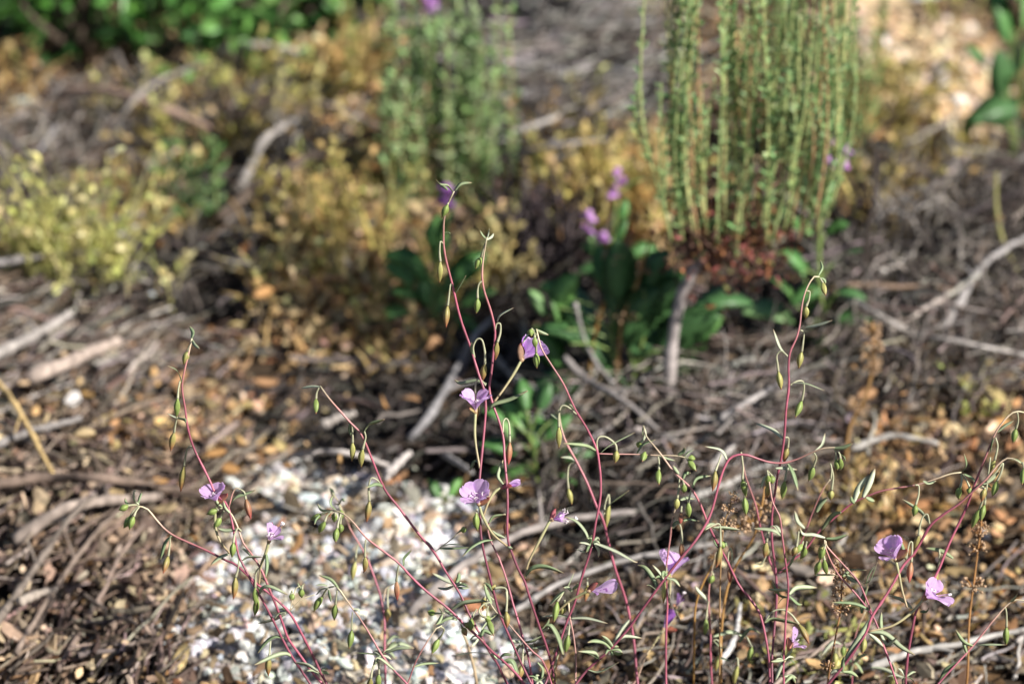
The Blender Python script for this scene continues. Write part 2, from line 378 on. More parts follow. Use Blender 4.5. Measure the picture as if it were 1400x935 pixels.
GREY = [(0.25, 0.215, 0.19), (0.34, 0.30, 0.275), (0.16, 0.12, 0.095), (0.20, 0.15, 0.115), (0.42, 0.38, 0.35), (0.11, 0.085, 0.07)]
CHAR_SHADE = [(.045, .038, .035), (.03, .026, .025), (.08, .068, .062), (.055, .042, .035), (.13, .115, .105)]  # burnt twigs, also laid as painted shade in the dark pockets
def make_twigs():
    b = Bag()
    # (zone ellipse, count, screen angle mean, spread, length lo-hi, radius lo-hi, lift, colours)
    Z = [((120, 800, 240, 210), 620, 50, 24, .02, .10, .0007, .0022, .022, [(0.20, 0.145, 0.115), (0.29, 0.23, 0.19), (0.12, 0.085, 0.07), (0.38, 0.31, 0.27)]),
         ((110, 800, 230, 200), 90, 50, 24, .05, .17, .0014, .0038, .025, [(0.19, 0.14, 0.115), (0.26, 0.20, 0.165), (0.13, 0.095, 0.08)]),
         ((130, 640, 230, 70), 40, 6, 20, .06, .17, .0015, .0042, .025, [(0.2, 0.15, 0.12), (0.3, 0.25, 0.21), (0.11, 0.08, 0.065)]),
         ((130, 640, 230, 70), 220, 5, 18, .04, .13, .0008, .0028, .022, [(0.20, 0.145, 0.115), (0.27, 0.21, 0.17), (0.12, 0.085, 0.07)]),
         ((120, 470, 220, 110), 300, 22, 20, .04, .12, .0009, .003, .025, GREY),
         ((90, 480, 190, 90), 55, 24, 26, .04, .14, .0015, .0045, .035, [(0.28, 0.24, 0.21), (0.38, 0.33, 0.29), (0.16, 0.13, 0.105), (.08, .065, .055)]),
         ((770, 120, 170, 150), 70, 14, 16, .08, .22, .002, .0042, .06, GREY),
         ((760, 110, 180, 150), 1300, 14, 22, .05, .17, .0008, .0026, .06, [(0.25, 0.23, 0.22), (0.34, 0.32, 0.31), (0.17, 0.15, 0.14), (0.12, 0.10, 0.095), (0.4, 0.375, 0.36)]),
         ((960, 640, 240, 170), 850, 18, 50, .03, .12, .0006, .002, .055, GREY),
         ((980, 630, 240, 160), 60, 22, 45, .05, .16, .0016, .0036, .04, GREY),
         ((1270, 390, 220, 190), 70, 24, 50, .05, .16, .0016, .004, .05, GREY),
         ((1270, 400, 230, 220), 900, 20, 55, .03, .12, .0006, .0022, .06, [(0.22, 0.19, 0.17), (0.14, 0.11, 0.095), (0.3, 0.265, 0.24), (0.08, 0.065, 0.055)]),
         ((1150, 850, 330, 130), 60, 14, 40, .05, .16, .0014, .0035, .02, GREY),
         ((1100, 850, 420, 130), 1150, 15, 55, .02, .09, .0006, .002, .02, GREY),
         ((230, 260, 330, 160), 520, 25, 50, .04, .14, .0007, .0024, .04, GREY),
         ((230, 250, 320, 150), 50, 20, 40, .06, .2, .002, .005, .05, GREY),
         ((700, 560, 700, 520), 1700, 15, 60, .015, .08, .0005, .0016, .015, GREY),
         ((770, 290, 110, 110), 260, 20, 40, .03, .12, .001, .003, .05, CHAR_SHADE), ((1260, 340, 170, 120), 240, 20, 45, .03, .14, .001, .0032, .06, CHAR_SHADE), ((310, 400, 190, 80), 200, 20, 40, .03, .12, .001, .003, .02, CHAR_SHADE),
         ((360, 240, 150, 100), 160, 25, 45, .03, .12, .001, .003, .04, CHAR_SHADE), ((850, 710, 160, 90), 220, 20, 45, .02, .1, .0008, .002, .03, CHAR_SHADE), ((1010, 450, 140, 80), 140, 20, 45, .02, .1, .0008, .002, .03, CHAR_SHADE),
         ((520, 595, 190, 80), 320, 15, 40, .03, .12, .001, .003, .03, CHAR_SHADE), ((760, 470, 150, 100), 200, 15, 40, .03, .12, .001, .003, .03, CHAR_SHADE),
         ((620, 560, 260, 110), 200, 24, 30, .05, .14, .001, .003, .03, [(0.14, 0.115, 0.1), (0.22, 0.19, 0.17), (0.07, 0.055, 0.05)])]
    for (cx, cy, rx, ry), n, am, asd, l0, l1, r0, r1, lift, cols in Z:
        P = ground_points(n, max(-60, cx - rx), min(1460, cx + rx), max(-60, cy - ry), min(1120, cy + ry),
                          f=lambda px, py: ell(px, py, [(cx, cy, rx, ry)]) * (1 - 0.88 * ell(px, py, GRAVEL)) * (1 - 0.8 * ell(px, py, SAND)) * (1 if cols is CHAR_SHADE else 1 - .84 * ell(px, py, DARK)))
        Q = P.copy(); m = len(Q)
        if m == 0: continue
        px, py = proj(Q)
        yaw = np.array([gdir(a, c, am + rng.normal(0, asd)) for a, c in zip(px, py)])
        Ls = l0 + (l1 - l0) * rng.uniform(0, 1, m) ** 1.7; rr = r0 + (r1 - r0) * rng.uniform(0, 1, m) ** 2.2
        Q[:, 2] += rng.uniform(0.001, lift, m)
        twigs(b, Q, yaw, rng.normal(0, .20, m), Ls, rr, pick(cols, m, jit=.42) * .8)
    Q = ground_points(3600, -520, 1920, -110, 1330, f=lambda px, py: 1.0 * ((px < -20) | (px > 1420) | (py > 1060) | (py < -20))); m = len(Q); Q[:, 2] += rng.uniform(.001, .03, m)
    twigs(b, Q, rng.normal(.3, .9, m), rng.normal(0, .2, m), rng.uniform(.03, .14, m), .0006 + .003 * rng.uniform(0, 1, m) ** 2.5, pick(GREY, m, jit=.4) * .8)
    o = b.build('twig_litter', M['wood'], None, (0, 0, 0))
    tag(o, 'tangled litter of fine grey dead twigs lying over the ground', 'twig litter', kind='stuff')
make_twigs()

# ================================================================ background plants and sticks
def V3(r, u, t): return r * RT + u * UP - t * FW          # a direction in the picture's axes, as a world vector

def pts(s): return np.array([[float(q) for q in p.split(',')] for p in s.split()])

def leaf_cloud(bag, P, D, Nn, L, W, col, fold=0.25):
    """many small pointed leaves at once: P base, D direction, Nn face normal"""
    D = nrm(D); Wd = nrm(np.cross(D, Nn)); Nn = np.cross(Wd, D); n = len(P)
    L = L[:, None]; W = W[:, None]
    v = np.stack([P, P + D * L * .35 + Wd * W * .5 + Nn * W * fold, P + D * L * .72 + Wd * W * .42 + Nn * W * fold * .7, P + D * L - Nn * L * .10,
                  P + D * L * .72 - Wd * W * .42 + Nn * W * fold * .7, P + D * L * .35 - Wd * W * .5 + Nn * W * fold, P + D * L * .36, P + D * L * .72 - Nn * L * .03], 1)
    f = np.array([(0, 6, 1), (6, 7, 2), (6, 2, 1), (7, 3, 2), (0, 5, 6), (6, 5, 4), (6, 4, 7), (7, 4, 3)])
    off = np.arange(n) * 8
    bag.addq(v.reshape(-1, 3), (f[None] + off[:, None, None]).reshape(-1, 3), np.repeat(col, 8, 0))

def rv(n): return nrm(rng.normal(size=(n, 3)))

# ---------------------------------------------------------------- loose sticks traced from the photograph
STICKS = [  # label | points | thickness in px | colour | height of the points above the ground (m)
 ('long arched brown branch lying under the dark green bush', '60,134 110,123 160,127 220,145 265,165 305,185', 13, (.27, .19, .15), '.03 .05 .06 .05 .03 .01'),
 ('grey stick crossing the top of the arched brown branch', '140,200 185,135 230,105 285,86', 9, (.28, .25, .23), '.01 .06 .05 .03'),
 ('bent pale grey stick with its tip beside yellow dry leaves', '300,72 345,62 390,66 420,78', 10, (.34, .31, .29), '.03 .05 .04 .02'),
 ('crooked grey stick with a sharp elbow above the shaded hollow', '325,262 345,225 358,196 388,172 420,158', 12, (.33, .3, .28), '.01 .03 .05 .05 .05'),
 ('thick dark brown branch sloping down below the crooked grey stick', '300,300 345,258 420,216 470,195 525,182', 15, (.10, .075, .06), '.01 .02 .03 .04 .04'),
 ('thin grey stick under the arched branch, sloping the other way', '105,112 150,165 200,200', 8, (.27, .25, .24), '.03 .02 .01'),
 ('dark stick standing slantwise before the black shade of the bush', '158,70 172,100 190,126', 7, (.15, .13, .12), '.07 .05 .04'),
 ('grey stick sloping down beside the pale yellow grass, upper of two', '-10,172 30,205 75,258', 9, (.22, .2, .19), '.03 .02 .01'),
 ('grey stick sloping down beside the pale yellow grass, lower of two', '-10,202 30,232 60,268', 9, (.2, .18, .17), '.03 .02 .01'),
 ('straight pale grey stick passing behind the foot of the yellow grass', '-15,362 40,352 110,342 190,310', 10, (.36, .33, .32), '.01 .02 .02 .02'),
 ('thin grey twig curving down among orange dry stalks and dark leaves', '786,415 797,458 815,495 837,522 858,545', 6, (.30, .28, .27), '.09 .07 .05 .04 .03'),
 ('long grey twig crossing the orange dry stalks low down', '772,488 800,516 840,540 870,560 905,592 955,622', 8, (.27, .245, .235), '.06 .05 .05 .04 .03 .02'),
 ('long pale grey twig slanting away from the toothed green leaf', '1150,404 1200,430 1250,457 1300,465 1410,487', 8, (.36, .33, .31), '.04 .04 .03 .03 .02'),
 ('short pale cut stick with blunt ends on the dark twig tangle', '1202,374 1225,360 1250,346', 10, (.48, .45, .42), '.03 .035 .04'),
 ('thin brown twig slanting from the foot of the green shrublet', '1068,264 1092,284 1120,301 1182,320', 6, (.32, .28, .25), '.05 .04 .04 .02'),
 ('blurred grey stick rising beyond the short pale cut stick', '1195,304 1225,280 1258,252', 11, (.33, .31, .3), '.02 .03 .04'),
 ('grey forked stick rising between the dark twigs near yellow-green stalk', '1288,450 1320,400 1345,362 1372,342 1405,324', 11, (.31, .29, .285), '.02 .03 .04 .04 .04'),
 ('pale curved stick bridging the dark hollow above the gravel', '396,624 450,617 490,622 535,637', 9, (.40, .36, .34), '.02 .035 .035 .02'),
 ('stubby pale wood splinter at the end of the curved stick', '527,652 542,636 560,618', 13, (.45, .41, .39), '.02 .025 .03'),
 ('weathered wood chunk on the rim of the dark hollow', '440,582 460,572 484,566', 14, (.38, .34, .31), '.02 .02 .02'),
 ('grey twig lying in shade under the lilac flower', '604,618 625,632 645,646', 9, (.3, .28, .27), '.02 .02 .02'),
 ('shaded blue-grey root running up behind the tallest flower stems', '560,600 592,560 622,508 650,458 674,436', 11, (.24, .23, .235), '.01 .02 .03 .04 .05'),
 ('thin twig slanting down behind the lilac flowers', '674,484 695,508 722,538', 7, (.28, .26, .25), '.04 .03 .02'),
 ('pale grey twig lying among grey tangle under the hanging buds', '968,644 985,626 1006,608', 13, (.44, .41, .39), '.02 .03 .03'),
 ('crooked grey twig in the tangle, its end pointing at green leaf', '985,572 1020,550 1042,538 1066,524', 9, (.37, .34, .33), '.03 .035 .035 .04'),
 ('thin dark twig in the tangle below the pale long twig', '1040,540 1075,520 1102,505', 5, (.25, .23, .22), '.03 .03 .03'),
 ('long grey twig lying flat beneath the S shaped flower stem', '940,682 985,665 1040,640 1080,628', 9, (.40, .38, .36), '.02 .025 .02 .02'),
 ('bowed grey stick lying behind the dry stalk with whorls', '1165,614 1200,600 1232,596 1282,606', 9, (.33, .31, .29), '.02 .02 .02 .01'),
 ('thick bowed driftwood stick behind the lower red stems', '560,838 600,800 645,765 720,726 800,706 868,700', 13, (.29, .255, .24), '.005 .015 .02 .02 .02 .015'),
 ('straight grey stick below the thick bowed driftwood stick', '700,838 760,800 840,770 920,752 990,742', 8, (.28, .26, .25), '.01 .01 .015 .015 .01'),
 ('dark weathered branch lying across the brown litter', '-15,664 60,654 140,654 230,668 340,690', 14, (.17, .125, .10), '.01 .02 .02 .015 .01'),
 ('broad brown bark strip under the dark weathered branch', '20,740 60,712 110,690 220,678', 17, (.27, .22, .19), '.01 .015 .015 .01'),
 ('broad splintered wood piece at the edge of the brown litter', '40,516 90,496 165,464', 20, (.36, .29, .25), '.02 .03 .03'),
 ('fan of grey splintered bark below the yellow grass', '-10,486 40,462 95,430', 16, (.33, .3, .28), '.015 .02 .02'),
 ('grey stick sloping across the upper litter', '-15,612 40,590 110,572', 11, (.24, .22, .21), '.015 .02 .015'),
 ('long brown strand leaning over steep litter slope', '22,892 75,805 128,732 176,686', 11, (.22, .17, .14), '.01 .015 .02 .02'),
 ('pale split stick lying crosswise on the steep litter', '28,822 52,812 78,806', 13, (.4, .34, .29), '.02 .02 .02'),
 ('slender brown strand running beside the gravel edge', '80,915 140,810 165,760 196,716', 10, (.24, .18, .15), '.01 .015 .02 .02'),
 ('grey strand curving up to the bark strip', '-5,850 50,772 92,712 130,676', 11, (.2, .165, .14), '.01 .015 .02 .02'),
 ('grey stick lying by the foot of the dried seed stalk', '1190,912 1245,892 1310,880 1410,858', 10, (.36, .34, .32), '.01 .012 .012 .01'),
 ('pale stick lying under the two blurred stems', '985,905 1005,870 1012,825', 9, (.45, .43, .42), '.01 .015 .02'),
 ('tan dry stem leaning over the litter edge', '-6,520 20,552 45,596 76,656', 9, (.50, .36, .17), '.06 .05 .03 .01'),
 ('black burnt stick rising through the dry yellow stalks', '1175,400 1185,330 1195,262 1198,205', 9, (.045, .035, .03), '.02 .06 .10 .13'),
 ('dark twig arching over the heap of cut twigs', '690,215 730,205 780,196 830,190', 7, (.22, .2, .195), '.06 .08 .08 .06'),
 ('pale twig end jutting from the heap of cut twigs', '700,180 730,172 765,158', 9, (.40, .37, .35), '.05 .06 .06'),
 ('thin pale twig below the heap, beside charred clump', '715,262 745,225 790,205', 8, (.34, .32, .31), '.03 .05 .06'),
]
def make_stick(label, path, wpx, col, hs):
    q = pts(path); h = [float(x) for x in hs.split()]
    P = np.array([gpt(a, b, k + .022) for (a, b), k in zip(q, h)])
    n = 26; p = smooth_path(P, n)
    d = (p.mean(0) - C0) @ FW; r = wpx * 0.5 * K * d
    t = np.linspace(0, 1, n)
    seg = np.linalg.norm(np.diff(p, axis=0), axis=1).sum()
    p = p + rng.normal(0, 0.12 * r, p.shape)
    rad = r * (1.1 - 0.45 * t) * (1 + 0.12 * np.sin(t * 23 + rng.uniform(0, 6)) + rng.normal(0, .05, n))
    b = Bag(); c = np.tile(np.array(col), (n, 1)) * rng.uniform(.75, 1.25, (n, 1))
    tube(b, p, rad, c, 9, flat=rng.uniform(.7, 1))
    if seg > 0.09 and rng.uniform() < .75:                       # a broken side twig
        i = int(n * rng.uniform(.35, .7)); T = nrm(p[i + 1] - p[i]); s = nrm(np.cross(T, [0, 0, 1]) * rng.choice([-1, 1]) + T * .9 + np.array([0, 0, .35]))
        L = seg * rng.uniform(.12, .25); pp = np.array([p[i], p[i] + s * L * .5, p[i] + s * L + np.array([0, 0, -.1 * L])])
        tube(b, smooth_path(pp, 7), np.linspace(rad[i] * .6, rad[i] * .25, 7), np.array(col) * rng.uniform(.8, 1.1), 6)
    o = b.build('dead_stick', M['wood'], None, P[0])
    tag(o, label, 'stick', 'dead sticks lying on the slope')
for a in STICKS: make_stick(*a)

# ---------------------------------------------------------------- stones and dry leaves that stand out
def make_stones():
    spots = [(255, 848, 17), (262, 880, 20), (240, 905, 15), (300, 772, 24), (330, 800, 22), (320, 870, 34), (345, 905, 26), (412, 775, 30), (392, 800, 20), (450, 770, 24), (480, 800, 24), (365, 760, 16),
             (290, 815, 18), (440, 850, 26), (470, 870, 24), (500, 890, 22), (545, 850, 26), (520, 760, 22), (560, 735, 22), (590, 750, 26), (610, 900, 28), (640, 920, 26), (575, 915, 20), (400, 895, 22),
             (370, 925, 22), (300, 925, 20), (275, 800, 18), (350, 740, 15), (490, 740, 18), (540, 795, 20), (470, 830, 18), (420, 880, 17), (385, 845, 22), (445, 910, 20), (230, 870, 13), (600, 690, 17), (625, 668, 15), (560, 690, 14)]
    for i, (x, y, wpx) in enumerate(spots):
        P = gpt(x, y); d = (P - C0) @ FW; s = wpx * K * d * 0.95
        v, f = STONES[i % 5]; b = Bag()
        instance(b, (v, f), np.array([P + [0, 0, s * .12]]), rotmats(rng.uniform(0, 6.28, 1), rng.normal(0, .3, 1), rng.normal(0, .3, 1)), np.array([[s * rng.uniform(1, 1.3), s, s]]), pick(WHITE[:4], 1, jit=.06))
        o = b.build('pale_stone', M['stone'], None, P, smooth=False)
        tag(o, 'one of many alike whitish stones in the pale gravel patch', 'stone', 'whitish stones of the gravel patch')
    for x, y, wpx, c, l in [(400, 683, 26, (.66, .58, .38), 'smooth cream yellow stone at the upper rim of the gravel'), (212, 412, 18, (.46, .52, .6), 'bluish white stone in the shaded litter'),
                            (397, 645, 17, (.7, .68, .66), 'round white stone just above the cream yellow one'), (1312, 148, 26, (.75, .72, .68), 'white stone at the foot of the sandy patch'),
                            (1240, 122, 20, (.72, .68, .62), 'white stone on the tan sand, beside dry stalks'), (1285, 118, 34, (.45, .40, .36), 'big greyish stone in the tan sandy patch'),
                            (1262, 8, 26, (.66, .65, .64), 'pale stone high on the slope above the sand'), (1345, 66, 17, (.74, .72, .7), 'white pebble beside the dark green leaves'),
                            (30, 152, 30, (.5, .56, .5), 'pale lichen grey stone below the dark bush'), (100, 560, 30, (.58, .55, .53), 'pale stone chip in the brown litter'), (722, 255, 20, (.6, .58, .57), 'white chip beside the charred clump'),
                            (1345, 745, 20, (.6, .6, .62), 'white pebble behind the dried seed stalk'), (1230, 880, 26, (.62, .6, .58), 'pale stone behind the crossing red stems')]:
        P = gpt(x, y); d = (P - C0) @ FW; s = wpx * K * d; b = Bag(); i = int(rng.integers(0, 5))
        instance(b, STONES[i], np.array([P + [0, 0, s * .15 + 0.008]]), rotmats(rng.uniform(0, 6.28, 1), rng.normal(0, .2, 1), rng.normal(0, .2, 1)), np.array([[s * 1.3, s, s]]), np.array([c]))
        o = b.build('stone', M['stone'], None, P, smooth=False); tag(o, l, 'stone')
make_stones()

def dry_leaf(x, y, wpx, c, label, group, h=0.02):
    P = gpt(x, y, h); d = (P - C0) @ FW; L = wpx * K * d; b = Bag()
    a = rng.uniform(0, 6.28); D = np.array([math.cos(a), math.sin(a), rng.uniform(-.2, .6)]); D /= np.linalg.norm(D)
    cur = np.array([rng.normal(0, .2), rng.normal(0, .2), rng.uniform(-.35, .5)])
    path = np.array([P - D * L * .5, P - D * L * .15 + cur * L * .15, P + D * L * .2 + cur * L * .15, P + D * L * .5])
    face = nrm(S * .5 + rng.normal(0, .45, 3) + np.array([0, -.25, .4]))
    blade(b, path, L * rng.uniform(.5, .75), np.array(c) * rng.uniform(.85, 1.15), face, fold=rng.uniform(-.3, .5), n=9, prof=lambda t: np.clip(np.sin(np.pi * np.clip(t * .96 + .02, 0, 1)) ** .7, .05, 1))
    st = np.array([path[0], path[0] - D * L * .35 + [0, 0, -.1 * L]]); tube(b, smooth_path(st, 4), L * .025, np.array(c) * .7, 5)
    o = b.build('dry_leaf', M['dry'], None, P); tag(o, label, 'dry leaf', group)
for x, y, wp, c, l in [(306, 192, 24, (.66, .62, .25), 'pale lemon dry leaf at the end of the arched branch'), (400, 48, 22, (.68, .55, .25), 'round straw yellow leaf beside the bent grey stick'),
                       (447, 42, 30, (.62, .38, .22), 'pinkish tan dry leaf by the tall dry stalks'), (400, 105, 30, (.66, .55, .25), 'yellow dry leaf hanging under the bent grey stick'),
                       (450, 198, 20, (.6, .24, .09), 'rust orange leaf above the dark brown branch'), (208, 240, 22, (.62, .40, .24), 'peach dry leaf beside the pale yellow grass'), (35, 225, 20, (.58, .58, .2), 'lime yellow leaf by the two sloping sticks'),
                       (620, 545, 24, (.2, .3, .12), 'small olive leaf lying under the tall flower stems'), (450, 500, 20, (.55, .5, .2), 'yellow green leaf on the dry orange stalks'), (640, 560, 18, (.56, .36, .24), 'pink tan leaf beside the lilac flower'),
                       (335, 340, 32, (.36, .17, .07), 'reddish brown dry leaf over the shaded hollow'), (795, 95, 28, (.62, .42, .22), 'pale orange leaf on the heap of cut twigs'), (825, 90, 24, (.6, .4, .2), 'second pale orange leaf on the twig heap'),
                       (765, 238, 34, (.64, .46, .26), 'big straw coloured leaf beside the charred clump'), (800, 240, 26, (.62, .40, .22), 'tan leaf next to the big straw coloured one'), (1280, 495, 30, (.6, .42, .22), 'large tan leaf flake on the dark tangle'),
                       (1225, 305, 20, (.62, .42, .22), 'orange leaf under the blurred grey stick'), (965, 430, 60, (.36, .22, .07), 'long brown dry leaf under the shrublet')]:
    dry_leaf(x, y, wp * 1.25, c, l, None)
for i in range(170):
    z = [(470, 460, 150, 110), (470, 330, 110, 150), (820, 250, 90, 100), (440, 110, 90, 90), (470, 300, 120, 130), (1250, 620, 150, 140), (1220, 800, 200, 110), (820, 200, 110, 120), (1240, 240, 110, 90), (300, 590, 220, 60), (170, 560, 170, 60)][i % 11]
    a, r = rng.uniform(0, 6.28), math.sqrt(rng.uniform())
    dry_leaf(z[0] + z[2] * r * math.cos(a), z[1] + z[3] * r * math.sin(a), rng.uniform(16, 36), [(.58, .38, .18), (.5, .28, .11), (.62, .48, .28), (.42, .24, .12), (.55, .44, .2)][i % 5],
             'small tan leaf flake, one of many alike on the litter', 'tan leaf flakes scattered on the litter', rng.uniform(.01, .05))

# ---------------------------------------------------------------- grass and dry stalks
def tuft(label, px, py, n, hpx, spread, cols, lean=(0, 0), name='grass_tuft', cat='grass', wpx=5, heads=0.3, jl=.35):
    P0 = gpt(px, py); d = (P0 - C0) @ FW; u = K * d; b = Bag()
    for i in range(n):
        a, r = rng.uniform(0, 6.28), math.sqrt(rng.uniform()) * spread * u
        B0 = P0 + np.array([r * math.cos(a), r * math.sin(a) * .8, 0]); B0[2] = terrain(B0[0], B0[1]) - 0.002
        H = hpx * u * rng.uniform(.45, 1.1)
        L = np.array([lean[0] + rng.normal(0, jl) + .5 * math.cos(a) * r / (spread * u + 1e-6) * .6, lean[1] + rng.normal(0, jl * .8), 1.0])
        T = B0 + L / np.linalg.norm(L) * H; mid = (B0 + T) / 2 + np.array([0, 0, .08 * H]); T[2] -= abs(rng.normal(0, .12)) * H
        c = np.array(cols[rng.integers(len(cols))]) * rng.uniform(.75, 1.2)
        face = nrm(rng.normal(size=3) + np.array([.3, -.6, .3]))
        blade(b, np.array([B0, mid, T]), wpx * u * rng.uniform(.6, 1.3), c, face, n=7, prof=lambda t: np.clip(1 - t ** 2.2, .08, 1))
        if rng.uniform() < heads:
            D = nrm(T - mid); m = 9; tt = rng.uniform(-.75, .05, m)
            leaf_cloud(b, T + D * (tt * H * .8)[:, None] + rng.normal(0, 3 * u, (m, 3)), D + rv(m) * 1.1, rv(m), rng.uniform(9, 20, m) * u, rng.uniform(5, 11, m) * u, pick([c], m, jit=.2))
    tag(b.build(name, M['dry'], None, P0), label, cat, 'grass tufts on the slope' if cat == 'grass' else None)
PY = [(.66, .62, .25), (.56, .56, .19), (.72, .64, .34), (.50, .52, .18)]
OL = [(.56, .47, .17), (.46, .39, .12), (.64, .50, .22), (.38, .34, .11)]
GO = [(.64, .47, .21), (.70, .52, .28), (.54, .36, .14), (.48, .38, .15)]
OG = [(.54, .38, .16), (.64, .46, .22), (.44, .29, .12), (.66, .52, .30)]
tuft('tall pale yellow grass tuft, brightest one on the slope', 108, 400, 110, 225, 62, PY, wpx=4, heads=.3, jl=.3)
tuft('pale yellow grass tuft at the side of the brightest tuft', 45, 385, 40, 130, 30, PY, wpx=7, heads=.8)
tuft('low straw tuft beside the crooked grey stick', 180, 300, 40, 90, 45, PY + GO, wpx=7, heads=.8)
tuft('olive tuft growing through the arched brown branch', 205, 190, 26, 80, 45, OL + PY, wpx=6, heads=.8)
tuft('dry olive tuft beside the bent grey stick', 375, 160, 26, 110, 54, PY + OL, wpx=8, heads=.9)
tuft('tall tan dry tuft between bush and feathery plant', 455, 150, 32, 150, 44, GO + OL, wpx=7, heads=.9)
tuft('golden brown dry tuft under the dark brown branch', 420, 320, 30, 130, 84, OL + GO, wpx=6, heads=.6)
tuft('thick olive gold tuft in front of the feathery plant', 500, 380, 52, 190, 84, OL + GO, wpx=6, heads=.5)
tuft('orange brown dry tuft below the olive gold one', 445, 480, 26, 120, 95, OG, wpx=6, heads=.8, jl=.55)
tuft('low orange dry tuft behind the tall flower stems', 545, 510, 22, 100, 70, OG + GO, wpx=6, heads=.7, jl=.5)
tuft('small dry tuft behind the second tall flower stem', 680, 395, 24, 100, 26, [(.5, .42, .2), (.4, .33, .14)], wpx=8, heads=.8)
tuft('golden tuft beside the charred clump', 800, 300, 80, 150, 45, GO + OL, wpx=7, heads=.85)
tuft('golden olive tuft before the twig heap', 850, 330, 70, 150, 45, OL + GO, wpx=7, heads=.8)
tuft('dull olive tuft beside the sandy patch', 1190, 190, 50, 150, 50, OL + [(.45, .38, .2)], wpx=6, heads=.8)
tuft('tall straw tuft behind the dark burnt stick', 1215, 330, 60, 150, 50, OL + GO, wpx=7, heads=.3)
tuft('dry tuft above the sandy patch', 1290, 20, 16, 80, 60, OL + PY, wpx=6)
tuft('short olive tuft between sand and grey stick', 1290, 240, 34, 100, 45, OL, wpx=6)
tuft('low dry grass tuft between the twig heap and shrublet', 880, 30, 40, 90, 60, OL + PY, wpx=6)
tuft('thin pale tuft on top of the twig heap', 660, 40, 30, 90, 50, PY + OL, wpx=6)
for i, (x, y, n, h, sp) in enumerate([(30, 300, 14, 90, 30), (250, 330, 14, 80, 40), (330, 210, 16, 90, 40), (395, 410, 22, 110, 50), (540, 240, 18, 120, 36), (590, 420, 20, 110, 40), (700, 330, 16, 100, 30), (760, 210, 20, 110, 34), (870, 250, 18, 120, 36), (300, 130, 18, 90, 40), (160, 330, 14, 100, 40), (1230, 420, 12, 80, 40), (1330, 560, 16, 80, 50), (520, 120, 16, 110, 30)] + [(rng.uniform(300, 620), rng.uniform(180, 520), 14, rng.uniform(70, 130), 46) for _ in range(16)] + [(rng.uniform(690, 900), rng.uniform(180, 360), 14, rng.uniform(80, 130), 40) for _ in range(7)] + [(rng.uniform(20, 330), rng.uniform(150, 420), 12, rng.uniform(60, 110), 46) for _ in range(8)] + [(rng.uniform(1000, 1380), rng.uniform(700, 940), 12, rng.uniform(50, 90), 60) for _ in range(8)]):
    tuft('small wiry straw tuft, one of several alike among the twigs', x, y, n, h, sp, [PY, GO, OL][i % 3], wpx=4.0, heads=.35, jl=.5)
tuft('tawny tuft under the crossing red stems', 1230, 860, 40, 90, 90, GO, wpx=6, jl=.8, heads=.2)
tuft('tawny tuft at the foot of the dried whorled stalk', 1160, 720, 50, 110, 70, GO, wpx=6, jl=.8, heads=.3)

# ---------------------------------------------------------------- leafy shrubs and herbs of the slope
def shrub(label, centre, rad, nb, nl, lpx, cols, name='leafy_shrub', ymin=None):
    P0 = np.array(centre, float); P0[2] = terrain(P0[0], P0[1]); rt = root(name, P0, label, 'shrub')
    rad = np.array(rad); per = nl // nb
    for i in range(nb):
        a = 2 * np.pi * (i + rng.uniform(0, .8)) / nb; el = rng.uniform(.12, 1.25)
        D = np.array([math.cos(a) * math.cos(el), math.sin(a) * math.cos(el), math.sin(el)])
        E = P0 + D * rad * rng.uniform(.8, 1.0); m = (P0 + E) / 2 + rng.normal(0, .03, 3) + np.array([0, 0, .03])
        p = smooth_path(np.array([P0 - [0, 0, .01], m, E]), 12); b = Bag(); tube(b, p, np.linspace(.006, .0015, 12), (.12, .09, .07), 6)
        br = b.build('branch', M['wood'], rt)
        f = Bag(); nc = 9; per_c = per // nc
        for c in range(nc):
            q = p[rng.integers(4, 12)] + rng.normal(0, .04, 3) * rad / rad.max() * 1.6; q[2] = max(q[2], terrain(q[0], q[1]) + .01)
            n = per_c; Q = q + rng.normal(0, .026, (n, 3)); Q[:, 2] = np.maximum(Q[:, 2], .005)
            Dn = nrm(rv(n) + np.array([0.1, -.3, .3])); Nn = nrm(rv(n) * .8 + np.array([.2, -.3, .8]))
            s = lpx * rng.uniform(.6, 1.25, n)
            leaf_cloud(f, Q, Dn, Nn, s, s * rng.uniform(.45, .6, n), pick(cols, n, jit=.22))
        f.build('foliage', M['green'], br, smooth=True)
    return rt
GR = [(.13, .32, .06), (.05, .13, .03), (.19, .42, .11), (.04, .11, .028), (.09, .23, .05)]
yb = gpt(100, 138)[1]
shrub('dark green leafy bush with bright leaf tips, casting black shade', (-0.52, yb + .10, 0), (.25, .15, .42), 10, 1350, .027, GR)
shrub('darker green bush behind the bent grey stick', (-0.20, yb + .15, 0), (.26, .14, .45), 8, 1000, .028, [(.04, .11, .03), (.03, .08, .02), (.06, .16, .04)])  # leaf colours darkened to put in the shade behind the front bush
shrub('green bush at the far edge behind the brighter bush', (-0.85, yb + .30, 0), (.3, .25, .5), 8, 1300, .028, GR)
shrub('lightless green bush standing behind the tall tan dry tuft', (-0.42, yb + .50, 0), (.34, .2, .5), 8, 1400, .030, [(.035, .09, .025), (.025, .07, .02)])  # unlit depth of the bushes put into very dark leaf colours
shrub('small bright sprig of fresh green leaves over bent grey stick', gpt(338, 92), (.05, .04, .12), 4, 150, .030, [(.17, .36, .09), (.2, .42, .12), (.12, .28, .06)])

